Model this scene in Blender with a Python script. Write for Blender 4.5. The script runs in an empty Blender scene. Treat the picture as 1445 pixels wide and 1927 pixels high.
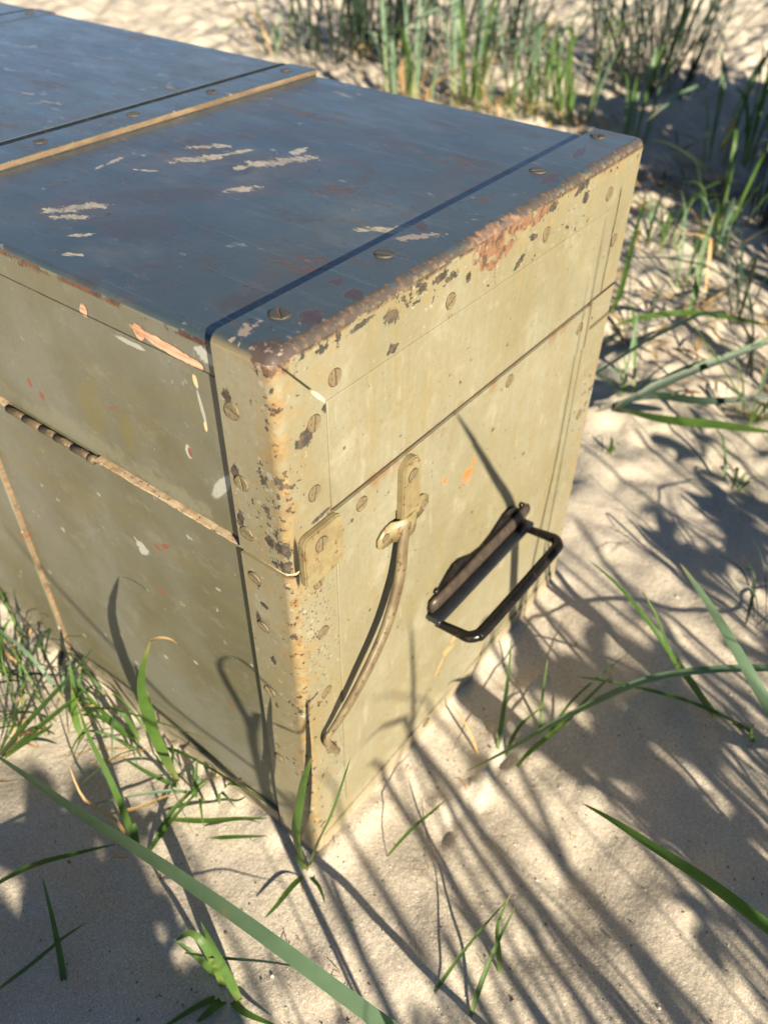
import bpy, bmesh, math, random
import numpy as np
from mathutils import Vector, Matrix, Quaternion
R = math.radians
C = bpy.context.scene.collection
sc = bpy.context.scene

# ------------------------------------------------------------------ camera
FPX = 1541.39
ROT = np.array([[0.60799964, -0.79387702, 0.00978337],
                [-0.52118617, -0.40839139, -0.74938738],
                [0.59891687, 0.4505283, -0.66205954]])
CAM = np.array([-0.19075279, -0.19820411, 0.56385854])
cd = bpy.data.cameras.new('camera')
cam = bpy.data.objects.new('camera', cd); C.objects.link(cam)
cd.sensor_fit = 'VERTICAL'; cd.sensor_height = 36.0
cd.lens = FPX * 36.0 / 1927.0
cd.clip_start = 0.01; cd.clip_end = 400
m = Matrix.Identity(4)
for i in range(3):
    m[i][0] = ROT[0][i]; m[i][1] = -ROT[1][i]; m[i][2] = -ROT[2][i]; m[i][3] = CAM[i]
cam.matrix_world = m
cd.dof.use_dof = True
cd.dof.focus_distance = 0.40
cd.dof.aperture_fstop = 9.5
sc.camera = cam

# ------------------------------------------------------------------ light
ELEV = 22.0
AZ = 204.5            # clockwise from +Y, towards the sun
w = bpy.data.worlds.new('World'); sc.world = w; w.use_nodes = True
wn = w.node_tree.nodes; wl = w.node_tree.links
for n in list(wn): wn.remove(n)
sky = wn.new('ShaderNodeTexSky'); sky.sky_type = 'NISHITA'; sky.sun_disc = False
sky.sun_elevation = R(ELEV); sky.sun_rotation = R(AZ)
sky.air_density = 0.6; sky.dust_density = 0.0; sky.ozone_density = 1.0
bg = wn.new('ShaderNodeBackground'); bg.inputs[1].default_value = 0.05
wo = wn.new('ShaderNodeOutputWorld')
wl.new(sky.outputs[0], bg.inputs[0]); wl.new(bg.outputs[0], wo.inputs[0])
sd = bpy.data.lights.new('sun', 'SUN'); sd.energy = 5.0; sd.angle = R(0.5); sd.color = (1.0, 0.90, 0.69)
sun = bpy.data.objects.new('sun', sd); C.objects.link(sun)
tosun = Vector((math.sin(R(AZ)) * math.cos(R(ELEV)), math.cos(R(AZ)) * math.cos(R(ELEV)), math.sin(R(ELEV))))
sun.rotation_euler = tosun.to_track_quat('Z', 'Y').to_euler(); sun.location = tosun * 5
sc.view_settings.view_transform = 'Standard'; sc.view_settings.look = 'None'
sc.view_settings.gamma = 1; sc.view_settings.use_curve_mapping = False
sc.view_settings.exposure = 1.38

# ------------------------------------------------------------------ helpers
def spot(px, py, z=0.0):
    """the place in the scene at height z that the photograph shows at px, py"""
    v = ROT.T @ np.array([(px - 722.5) / FPX, (py - 963.5) / FPX, 1.0])
    t = (z - CAM[2]) / v[2]
    return Vector(CAM + v * t)

def tag(o, label=None, cat=None, group=None, kind=None):
    if label: o['label'] = label
    if cat: o['category'] = cat
    if group: o['group'] = group
    if kind: o['kind'] = kind
    return o

def empty(name, loc=(0, 0, 0)):
    o = bpy.data.objects.new(name, None); C.objects.link(o); o.location = loc
    o.empty_display_size = .02
    return o

def link(name, me, mat=None, parent=None, smooth=False):
    o = bpy.data.objects.new(name, me); C.objects.link(o)
    if mat is not None:
        for mm in (mat if isinstance(mat, (list, tuple)) else [mat]): me.materials.append(mm)
    if parent is not None:
        o.parent = parent
        o.location = -Vector(root_loc(parent))
    if smooth:
        for p in me.polygons: p.use_smooth = True
    return o

def root_loc(o):
    v = Vector(o.location)
    while o.parent is not None:
        o = o.parent; v += Vector(o.location)
    return v

def from_bm(name, bm, mat, parent=None, smooth=False):
    me = bpy.data.meshes.new(name); bm.normal_update(); bm.to_mesh(me); bm.free()
    return link(name, me, mat, parent, smooth)

def box_bm(bm, x0, x1, y0, y1, z0, z1):
    vs = [bm.verts.new((x, y, z)) for x in (x0, x1) for y in (y0, y1) for z in (z0, z1)]
    for f in ((0, 1, 3, 2), (4, 6, 7, 5), (0, 4, 5, 1), (2, 3, 7, 6), (0, 2, 6, 4), (1, 5, 7, 3)):
        bm.faces.new([vs[i] for i in f])
    return vs

def rbox(name, x0, x1, y0, y1, z0, z1, mat, parent, bev=.0005, seg=2, sel=None, smooth=True):
    """box with rounded edges; sel(mid, dir) picks the edges that get rounded"""
    bm = bmesh.new(); box_bm(bm, x0, x1, y0, y1, z0, z1)
    bmesh.ops.recalc_face_normals(bm, faces=bm.faces)
    es = []
    for e in bm.edges:
        a, b = e.verts[0].co, e.verts[1].co
        if sel is None or sel((a + b) / 2, (b - a).normalized()): es.append(e)
    bmesh.ops.bevel(bm, geom=es, offset=bev, segments=seg, profile=.5, affect='EDGES')
    bm.normal_update()
    for e in bm.edges:
        if len(e.link_faces) == 2 and e.calc_face_angle(0) > R(50): e.smooth = False
    o = from_bm(name, bm, mat, parent, smooth)
    if smooth:
        mod = o.modifiers.new('n', 'WEIGHTED_NORMAL'); mod.keep_sharp = True
    return o

def tube_me(name, pts, rad, n=10, flat=1.0, up=(0, 0, 1), sub=6):
    """swept tube through pts (Catmull-Rom), per point radius, flattened by flat"""
    P = [Vector(p) for p in pts]
    rr = rad if isinstance(rad, (list, tuple)) else [rad] * len(P)
    Q = []; RR = []
    for i in range(len(P) - 1):
        p0 = P[max(i - 1, 0)]; p1 = P[i]; p2 = P[i + 1]; p3 = P[min(i + 2, len(P) - 1)]
        for k in range(sub):
            t = k / sub
            Q.append(.5 * ((2 * p1) + (p2 - p0) * t + (2 * p0 - 5 * p1 + 4 * p2 - p3) * t * t + (3 * p1 - p0 - 3 * p2 + p3) * t ** 3))
            RR.append(rr[i] * (1 - t) + rr[i + 1] * t)
    Q.append(P[-1]); RR.append(rr[-1])
    bm = bmesh.new(); rings = []
    upv = Vector(up)
    for i, q in enumerate(Q):
        d = (Q[min(i + 1, len(Q) - 1)] - Q[max(i - 1, 0)]).normalized()
        s = d.cross(upv)
        if s.length < 1e-4: s = d.cross(Vector((1, 0, 0)))
        s.normalize(); u = s.cross(d).normalized()
        rings.append([bm.verts.new(q + (s * math.cos(2 * math.pi * k / n) + u * math.sin(2 * math.pi * k / n) * flat) * RR[i]) for k in range(n)])
    for a, b in zip(rings, rings[1:]):
        for k in range(n): bm.faces.new((a[k], a[(k + 1) % n], b[(k + 1) % n], b[k]))
    bm.faces.new(list(reversed(rings[0]))); bm.faces.new(rings[-1])
    bmesh.ops.recalc_face_normals(bm, faces=bm.faces)
    me = bpy.data.meshes.new(name); bm.to_mesh(me); bm.free()
    return me

def plate(name, outline, y0, y1, mat, parent, bev=.0004, smooth=True):
    """flat plate in the x,z plane between y0 (front) and y1"""
    bm = bmesh.new()
    a = [bm.verts.new((x, y0, z)) for x, z in outline]; b = [bm.verts.new((x, y1, z)) for x, z in outline]
    f = bm.faces.new(a); bm.faces.new(list(reversed(b)))
    n = len(a)
    for i in range(n): bm.faces.new((a[i], b[i], b[(i + 1) % n], a[(i + 1) % n]))
    bmesh.ops.recalc_face_normals(bm, faces=bm.faces)
    if bev:
        bmesh.ops.bevel(bm, geom=[e for e in bm.edges if all(v in set(a) for v in e.verts)], offset=bev, segments=2, affect='EDGES')
    bm.normal_update()
    for e in bm.edges:
        if len(e.link_faces) == 2 and e.calc_face_angle(0) > R(50): e.smooth = False
    o = from_bm(name, bm, mat, parent, smooth)
    if smooth: o.modifiers.new('n', 'WEIGHTED_NORMAL').keep_sharp = True
    return o

# ------------------------------------------------------------------ node helper
class NT:
    def __init__(s, name):
        s.m = bpy.data.materials.new(name); s.m.use_nodes = True
        s.t = s.m.node_tree; s.t.nodes.clear()
        s.out = s.t.nodes.new('ShaderNodeOutputMaterial')
        s.b = s.t.nodes.new('ShaderNodeBsdfPrincipled')
        s.t.links.new(s.b.outputs[0], s.out.inputs[0])
        s.tc = s.t.nodes.new('ShaderNodeTexCoord').outputs['Object']
    def put(s, sock, v):
        if isinstance(v, bpy.types.NodeSocket): s.t.links.new(v, sock)
        elif isinstance(v, (tuple, list)) and len(v) == 3 and sock.type == 'RGBA': sock.default_value = (*v, 1)
        else: sock.default_value = v
    def math(s, op, a, b=0.0, c=0.0, clamp=False):
        n = s.t.nodes.new('ShaderNodeMath'); n.operation = op; n.use_clamp = clamp
        s.put(n.inputs[0], a); s.put(n.inputs[1], b); s.put(n.inputs[2], c); return n.outputs[0]
    def vec(s, op, a, b=(0, 0, 0)):
        n = s.t.nodes.new('ShaderNodeVectorMath'); n.operation = op
        s.put(n.inputs[0], a); s.put(n.inputs[1], b)
        return n.outputs['Value'] if op in ('LENGTH', 'DISTANCE', 'DOT_PRODUCT') else n.outputs['Vector']
    def noise(s, scale, detail=4, rough=.55, vec=None, dist=0.0, stretch=None, offset=None):
        v = s.tc if vec is None else vec
        if stretch: v = s.vec('MULTIPLY', v, stretch)
        if offset: v = s.vec('ADD', v, offset)
        n = s.t.nodes.new('ShaderNodeTexNoise'); s.put(n.inputs['Vector'], v)
        n.inputs['Scale'].default_value = scale; n.inputs['Detail'].default_value = detail
        n.inputs['Roughness'].default_value = rough; n.inputs['Distortion'].default_value = dist
        return n.outputs['Fac']
    def voro(s, scale, stretch=None, rnd=1.0, feature='F1'):
        v = s.tc if not stretch else s.vec('MULTIPLY', s.tc, stretch)
        n = s.t.nodes.new('ShaderNodeTexVoronoi'); s.put(n.inputs['Vector'], v); n.feature = feature
        n.inputs['Scale'].default_value = scale; n.inputs['Randomness'].default_value = rnd
        return n
    def rng(s, v, a, b, c=0.0, d=1.0):
        n = s.t.nodes.new('ShaderNodeMapRange'); n.clamp = True; n.interpolation_type = 'SMOOTHSTEP' if False else 'LINEAR'
        s.put(n.inputs[0], v); s.put(n.inputs[1], a); s.put(n.inputs[2], b); s.put(n.inputs[3], c); s.put(n.inputs[4], d)
        return n.outputs[0]
    def mix(s, f, a, b, mode='MIX'):
        n = s.t.nodes.new('ShaderNodeMix'); n.data_type = 'RGBA'; n.blend_type = mode
        s.put(n.inputs['Factor'], f)
        s.put(n.inputs[6], a); s.put(n.inputs[7], b); return n.outputs[2]
    def ell(s, c, r, ang=0.0, axis=0, soft=.12, nz=None, k=1.6):
        """patch with a ragged outline at c, radii r, turned by ang about axis"""
        n = s.t.nodes.new('ShaderNodeMapping'); n.vector_type = 'TEXTURE'
        s.put(n.inputs['Vector'], s.tc); n.inputs['Location'].default_value = c
        rot = [0, 0, 0]; rot[axis] = ang; n.inputs['Rotation'].default_value = rot; n.inputs['Scale'].default_value = r
        d = s.vec('LENGTH', n.outputs[0])
        if nz is not None: d = s.math('MULTIPLY_ADD', s.math('SUBTRACT', nz, .5), k, d)
        return s.rng(d, 1 + soft, 1 - soft)
    def mx(s, *a):
        r = a[0]
        for q in a[1:]: r = s.math('MAXIMUM', r, q)
        return r
    def bump(s, h, strength=.5, dist=.001, normal=None):
        n = s.t.nodes.new('ShaderNodeBump'); n.inputs['Strength'].default_value = strength
        n.inputs['Distance'].default_value = dist; s.put(n.inputs['Height'], h)
        if normal is not None: s.t.links.new(normal, n.inputs['Normal'])
        return n.outputs[0]
    def fin(s, col=None, rough=None, bump=None, **kw):
        if col is not None: s.put(s.b.inputs['Base Color'], col)
        if rough is not None: s.put(s.b.inputs['Roughness'], rough)
        if bump is not None: s.t.links.new(bump, s.b.inputs['Normal'])
        for k, v in kw.items(): s.put(s.b.inputs[k.replace('_', ' ')], v)
        return s.m

W, H, L = .345, .40, .912
H2 = .366; SEAM = .28

# ------------------------------------------------------------------ paints
KHAKI = (.196, .172, .105); KHAKI2 = (.228, .208, .146); OCHRE = (.215, .164, .074)
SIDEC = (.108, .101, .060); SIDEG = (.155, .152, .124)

def painted(name, kind):
    """kind: end (plain panels of the end), band (metal corner bands), side (long side)"""
    g = NT(name)
    lo = g.noise(9, 4, .6); mid = g.noise(38, 6, .62, dist=.4); hi = g.noise(260, 5, .65)
    vst = g.noise(30, 6, .6, stretch=(3.0, 3.0, .55))
    fine = g.noise(900, 2, .6)
    if kind == 'side':
        yst = g.noise(22, 6, .6, stretch=(3, .45, 1.8), dist=.5)
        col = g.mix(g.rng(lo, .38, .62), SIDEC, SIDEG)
        col = g.mix(g.rng(yst, .5, .75, 0, .55), col, (.16, .135, .055))
        col = g.mix(g.rng(g.noise(60, 5, .7, stretch=(1, .6, 1)), .56, .7, 0, .5), col, (.21, .21, .17))
        # lighter, greyer patch round the lid's lower edge
    else:
        col = g.mix(g.rng(lo, .38, .62), KHAKI, KHAKI2)
        col = g.mix(g.rng(vst, .48, .72, 0, .55), col, OCHRE)
        col = g.mix(g.rng(mid, .55, .72, 0, .6), col, (.29, .27, .2))
    col = g.mix(g.rng(hi, .35, .7, 0, .22), col, (.12, .09, .04))
    sx = g.t.nodes.new('ShaderNodeSeparateXYZ'); g.put(sx.inputs[0], g.tc)
    X, Y, Z = sx.outputs
    d1 = g.vec('DISTANCE', g.vec('MULTIPLY', g.tc, (1, 1, 0)), (0.002, 0.002, 0))
    d2 = g.vec('DISTANCE', g.vec('MULTIPLY', g.tc, (0, 1, 1)), (0, 0.002, H - .002))
    d3 = g.vec('DISTANCE', g.vec('MULTIPLY', g.tc, (1, 0, 1)), (0.004, 0, H - .005))
    d4 = g.vec('DISTANCE', g.vec('MULTIPLY', g.tc, (1, 1, 0)), (W, 0.0, 0))
    near = g.mx(g.rng(d1, .026, .002), g.rng(d2, .03, .004), g.rng(d4, .03, .004))
    hgt = g.math('MULTIPLY', hi, .25)
    n1 = g.noise(75, 9, .68, offset=(3, 1, 5)); n2 = g.noise(140, 7, .6, offset=(7, 2, 1)); n3 = g.noise(210, 6, .6, offset=(1, 9, 4))
    clus = g.noise(26, 3, .5, offset=(4, 4, 4))
    if kind == 'band':
        # rust bleed, then pitted dark chips, then bare brown metal along the very edge
        stain = g.rng(g.math('MULTIPLY_ADD', near, .13, n1), .56, .78, 0, .7)
        col = g.mix(stain, col, (.235, .15, .06))
        gr = g.rng(g.math('ADD', g.math('MULTIPLY_ADD', near, .10, n2), g.math('MULTIPLY', clus, .35)), .80, .84)
        grey = g.rng(g.math('ADD', n3, g.math('MULTIPLY', clus, .25)), .74, .78, 0, .8)
        col = g.mix(grey, col, (.30, .29, .25))
        rustc = g.mix(g.rng(n3, .4, .6), (.17, .085, .03), (.27, .17, .06))
        col = g.mix(g.math('MULTIPLY', g.mx(g.rng(d1, .007, .001), g.rng(d2, .006, .002, 0, .6)), g.rng(n2, .44, .60, 0, .8)), col, rustc)
        blk = g.rng(g.math('ADD', n2, g.math('MULTIPLY', g.math('SUBTRACT', clus, .5), .55)), .665, .68)
        nedge = g.mx(g.rng(d2, .016, .004), g.rng(d1, .020, .005, 0, .75))
        blk2 = g.rng(g.math('ADD', g.noise(190, 6, .6, offset=(11, 2, 5)), g.math('MULTIPLY_ADD', nedge, .115, g.math('MULTIPLY', g.math('SUBTRACT', clus, .5), .4))), .690, .705)
        blk = g.mx(g.math('MULTIPLY', blk, g.rng(n3, .36, .42)), blk2)
        fl = g.rng(g.math('MULTIPLY_ADD', nedge, .05, g.noise(330, 5, .65, offset=(2, 12, 5))), .66, .68, 0, .85)
        col = g.mix(fl, col, (.20, .10, .045))
        col = g.mix(blk, col, g.mix(g.rng(n3, .5, .6), (.035, .034, .03), (.11, .06, .035)))
        edge = g.math('MULTIPLY', g.rng(d2, .0046, .0030), g.rng(n1, .40, .47))
        bare = g.mix(g.rng(n3, .48, .66), (.048, .033, .025), (.15, .085, .048))
        col = g.mix(edge, col, bare)
        e1 = g.math('MULTIPLY', g.rng(d1, .0085, .006), g.rng(n2, .62, .65))
        col = g.mix(e1, col, bare)
        # bright bare rub at the near top corner
        crn = g.ell((.002, .002, .398), (.010, .009, .007), nz=n2, k=2.6)
        col = g.mix(crn, col, g.mix(g.rng(n3, .52, .66), (.10, .055, .035), (.40, .30, .23)))
        big = g.mx(g.ell((.165, -.0, .390), (.022, .01, .010), .0, 1, nz=n1, k=3.2),
                   g.ell((.20, 0, .393), (.02, .01, .005), .0, 1, nz=n1, k=3.2))
        col = g.mix(g.math('MULTIPLY', big, g.rng(n2, .40, .46)), col, g.mix(g.rng(n3, .47, .58), (.20, .105, .062), (.085, .052, .036)))
        nb = g.math('ADD', g.math('MULTIPLY', n2, .5), g.math('MULTIPLY', g.noise(480, 4, .65), .5))
        bk = g.mx(*[g.ell((x, 0, z), (a * .72, .01, b * .72), an, 1, nz=nb, k=4.2) for x, z, a, b, an in
                    ((.077, .3865, .008, .0045, .3), (.078, .3695, .005, .0035, 0), (.030, .3625, .003, .0035, 0), (.0165, .3545, .006, .006, .5),
                     (.192, .371, .009, .003, -.5), (.258, .393, .010, .0035, -.3), (.0115, .3535, .003, .004, 0), (.265, .385, .005, .004, .5),
                     (.205, .381, .006, .0022, .3), (.1, .391, .005, .003, 0), (.055, .392, .012, .002, -.1), (-.0, .285, .004, .006, 0),
                     (.0, .297, .004, .006, 0), (.0235, .3048, .010, .0018, -.1), (.125, .388, .008, .003, 0), (.14, .382, .003, .004, 0), (.225, .392, .007, .003, 0), (.115, .391, .009, .003, 0))] + [g.ell((0, y, z), (.01, a * .62, b * .62), an, 0, nz=nb, k=4.2) for y, z, a, b, an in
                    ((.030, .3315, .0035, .006, .3), (.031, .3025, .0035, .008, .2), (.012, .298, .004, .007, 0), (.028, .233, .003, .006, 0),
                     (.022, .247, .004, .003, .4), (.029, .372, .004, .006, 0), (.02, .203, .003, .005, 0), (.024, .262, .002, .006, .2), (.022, .16, .002, .004, 0))])
        col = g.mix(bk, col, g.mix(g.rng(n3, .45, .6), (.03, .028, .024), (.09, .06, .04)))
        gap = g.ell((.0046, 0, .2875), (.0015, .01, .0165), 0, 1, nz=n2, k=.5)
        col = g.mix(gap, col, (.015, .012, .01))
        # pitting clusters on the lower corner band
        pit = g.math('MULTIPLY', g.ell((.017, 0, .235), (.011, .01, .05), 0, 1, nz=n1, k=2.2, soft=.4),
                     g.rng(g.noise(420, 4, .65), .60, .62))
        pit2 = g.math('MULTIPLY', g.ell((.028, 0, .09), (.012, .01, .025), 0, 1, nz=n1, k=2, soft=.4),
                      g.rng(g.noise(420, 4, .65), .60, .62))
        pit = g.mx(pit, pit2)
        col = g.mix(pit, col, (.04, .04, .036))
        # joints: the mitre at the corner, and the dirty line under the lid's lip
        mit = g.ell((.0165, 0, .3815), (.0215, .01, .00045), R(49), 1, soft=.3)
        sliv = g.ell((.0255, 0, .3708), (.0065, .01, .0009), R(49), 1, soft=.3)
        lip = g.math('MULTIPLY', g.rng(g.math('ABSOLUTE', g.math('SUBTRACT', Z, .3034)), .0016, .0008), g.rng(X, .029, .031))
        crack = g.math('MULTIPLY', g.rng(g.math('ABSOLUTE', g.math('SUBTRACT', g.math('MULTIPLY_ADD', g.math('SUBTRACT', mid, .5), .006, X), .318)), .0012, .0005),
                       g.math('MULTIPLY', g.rng(Z, .303, .304), g.rng(Z, .378, .374)))
        col = g.mix(g.mx(mit, lip, crack), col, (.03, .02, .012))
        col = g.mix(sliv, col, (.60, .50, .36))
        hgt = g.math('SUBTRACT', hgt, g.math('MULTIPLY', g.mx(blk, bk, pit, mit, g.math('MULTIPLY', edge, .4)), .8))
        hgt = g.math('MULTIPLY_ADD', mid, .6, hgt)
        rough = g.rng(g.mx(stain, blk, bk), 0, 1, .36, .75)
    elif kind == 'end':
        orr = g.mx(g.ell((.1568, 0, .2450), (.0045, .01, .005), .4, 1, nz=n2, k=2.6), g.ell((.131, 0, .2565), (.0018, .01, .0032), 0, 1, nz=n2, k=1.5),
                   g.ell((.163, 0, .2516), (.0015, .01, .004), 0, 1, nz=n2, k=1.5))
        col = g.mix(g.math('MULTIPLY', orr, g.rng(hi, .4, .5)), col, (.55, .14, .035))
        tan = g.mx(g.ell((.153, 0, .0775), (.006, .01, .004), .3, 1, nz=n2, k=3), g.ell((.143, 0, .068), (.0016, .01, .009), R(35), 1, nz=n2, k=1),
                   g.ell((.16, 0, .085), (.004, .01, .0025), -.4, 1, nz=n2, k=3))
        col = g.mix(tan, col, (.45, .25, .11))
        spk = g.rng(g.math('ADD', n3, g.math('MULTIPLY', clus, .3)), .83, .845)
        col = g.mix(spk, col, (.08, .06, .03))
        grim = g.math('MULTIPLY', g.math('MULTIPLY', g.rng(Z, .303 - .010, .3025), g.rng(Z, .3085, .3045)), g.rng(n1, .5, .62, 0, .7))
        col = g.mix(grim, col, (.18, .09, .035))
        # dribbles of paler paint
        drib = g.rng(g.noise(48, 5, .55, stretch=(2.4, 1, .5), offset=(5, 5, 5)), .60, .68, 0, .3)
        col = g.mix(drib, col, (.33, .31, .24))
        wht = g.rng(g.noise(200, 4, .6, stretch=(1.6, 1, .6), offset=(2, 8, 8)), .72, .74, 0, .5)
        col = g.mix(wht, col, (.48, .45, .36))
        hgt = g.math('MULTIPLY_ADD', g.noise(90, 4, .5, stretch=(3, 1, .35)), .55, hgt)
        rough = g.rng(mid, .3, .7, .38, .55)
    else:
        spk = g.rng(g.math('ADD', n3, g.math('MULTIPLY', clus, .3)), .835, .85)
        col = g.mix(g.math('MULTIPLY', spk, .6), col, (.25, .25, .20))
        vz = g.voro(55, stretch=(.2, .8, 1.0)); vzc = vz.outputs['Distance']
        dots = g.math('MULTIPLY', g.rng(vzc, .12, .08), g.rng(g.noise(300, 2), .45, .5))
        dots = g.math('MULTIPLY', dots, g.rng(Z, .275, .262))
        col = g.mix(g.math('MULTIPLY', dots, .75), col, (.40, .39, .35))
        # drips: paler new paint behind, ochre tongues
        edge = g.mx(g.math('MULTIPLY', g.rng(d3, .0062, .0048), g.rng(g.math('MULTIPLY_ADD', clus, .6, n1), .80, .84)), g.ell((.003, .168, .3945), (.008, .014, .0055), R(8), 0, nz=n2, k=2.2), g.ell((.004, .045, .3955), (.008, .018, .0035), R(0), 0, nz=n2, k=2.6))
        col = g.mix(edge, col, g.mix(g.rng(n2, .4, .6), (.05, .022, .016), (.13, .055, .03)))
        wood = g.mx(g.ell((0, .1255, .3785), (.01, .003, .0045), R(25), 0, nz=n2, k=.7),
                    g.ell((0, .0665, .380), (.01, .0225, .0031), R(6), 0, nz=n2, k=.9),
                    g.ell((0, .0850, .3815), (.01, .004, .0040), R(-35), 0, nz=n2, k=.7),
                    g.ell((0, .0492, .3782), (.01, .0055, .0028), 0, 0, nz=n2, k=.7),
                    g.ell((0.004, .172, .3975), (.008, .009, .0025), R(8), 0, nz=n2, k=1.8))
        wcol = g.mix(g.rng(g.noise(120, 5, .6, stretch=(1, .3, 2.2)), .42, .62), (.62, .40, .27), (.40, .17, .09))
        tan = g.mx(g.ell((0, .0526, .3682), (.01, .0016, .0038), R(-10), 0, nz=n2, k=.8), g.ell((0, .0506, .3449), (.01, .0012, .003), 0, 0, nz=n2, k=.6))
        whi = g.mx(g.ell((0, .046, .3115), (.01, .0035, .0145), R(38), 0, nz=n2, k=.7), g.ell((0, .0512, .355), (.01, .0012, .010), R(-8), 0, nz=n2, k=.6),
                   g.ell((0, .0955, .372), (.01, .012, .0015), R(0), 0, nz=n2, k=1.4), g.ell((0, .043, .3845), (.01, .006, .003), R(12), 0, nz=n2, k=3.2),
                   g.ell((0, .128, .2225), (.01, .005, .005), R(30), 0, nz=n2, k=3), g.ell((0, .0665, .3235), (.01, .0022, .0048), 0, 0, nz=n2, k=1.2))
        red = g.mx(g.ell((0, .2009, .3092), (.01, .002, .0035), 0, 0, nz=n2, k=1.2), g.ell((0, .192, .304), (.01, .003, .004), .4, 0, nz=n2, k=1.4),
                   g.ell((0, .123, .3245), (.01, .0050, .0009), R(-24), 0, nz=n2, k=.7), g.ell((0, .0655, .3232), (.01, .0014, .0032), 0, 0, nz=n2, k=.8),
                   g.ell((0, .104, .238), (.01, .0045, .0028), R(-30), 0, nz=n2, k=1.6), g.ell((0, .112, .232), (.01, .003, .0018), 0, 0, nz=n2, k=2),
                   g.ell((0, .07, .115), (.01, .004, .0018), 0, 0, nz=n2, k=2), g.ell((0, .118, .19), (.01, .005, .0022), R(30), 0, nz=n2, k=2.4),
                   g.ell((0, .275, .15), (.01, .004, .004), 0, 0, nz=n2, k=2.4))
        ochre = g.mx(g.ell((0, .142, .318), (.01, .012, .020), R(15), 0, nz=n1, k=3.0, soft=.2), g.ell((0, .115, .3135), (.01, .006, .013), 0, 0, nz=n1, k=2.6, soft=.2))
        col = g.mix(g.math('MULTIPLY', ochre, .55), col, (.15, .125, .042))
        pale = g.mx(g.ell((0, .17, .286), (.01, .055, .011), R(0), 0, nz=n1, k=3.4, soft=.3), g.ell((0, .09, .287), (.01, .03, .006), R(0), 0, nz=n1, k=3.4, soft=.3))
        col = g.mix(g.math('MULTIPLY', pale, .6), col, (.20, .19, .13))
        col = g.mix(whi, col, (.36, .36, .32))
        col = g.mix(wood, col, wcol); col = g.mix(tan, col, (.62, .48, .28)); col = g.mix(red, col, (.20, .075, .045))
        groove = g.math('MULTIPLY', g.rng(g.math('ABSOLUTE', g.math('SUBTRACT', g.math('MULTIPLY_ADD', g.math('SUBTRACT', hi, .5), .0012, Z), .3762)), .0010, .0004), g.rng(X, .02, .01))
        col = g.mix(g.math('MULTIPLY', groove, g.rng(n1, .35, .5, .3, 1)), col, (.05, .032, .018))
        hgt = g.math('MULTIPLY_ADD', yst, .5, hgt)
        hgt = g.math('SUBTRACT', hgt, g.math('MULTIPLY', g.mx(wood, edge, groove), .9))
        rough = g.rng(mid, .3, .7, .44, .6)
    dust = g.math('MULTIPLY', g.rng(Z, .034, .0), g.rng(g.math('ADD', n1, g.math('MULTIPLY', g.rng(Z, .03, 0), .3)), .52, .68, 0, .8))
    col = g.mix(dust, col, (.36, .29, .21))
    col = g.mix(g.rng(g.noise(640, 3, .6, offset=(4, 4, 1)), .66, .70, 0, .55), col, (.07, .055, .035))
    sm = g.rng(g.noise(11, 5, .6, offset=(6, 1, 2)), .5, .75, 0, .35)
    col = g.mix(sm, col, (.12, .10, .06))
    return g.fin(col, rough, g.bump(hgt, .8, .0007, g.bump(fine, .12, .0003)), Specular_IOR_Level=.45)

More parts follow.
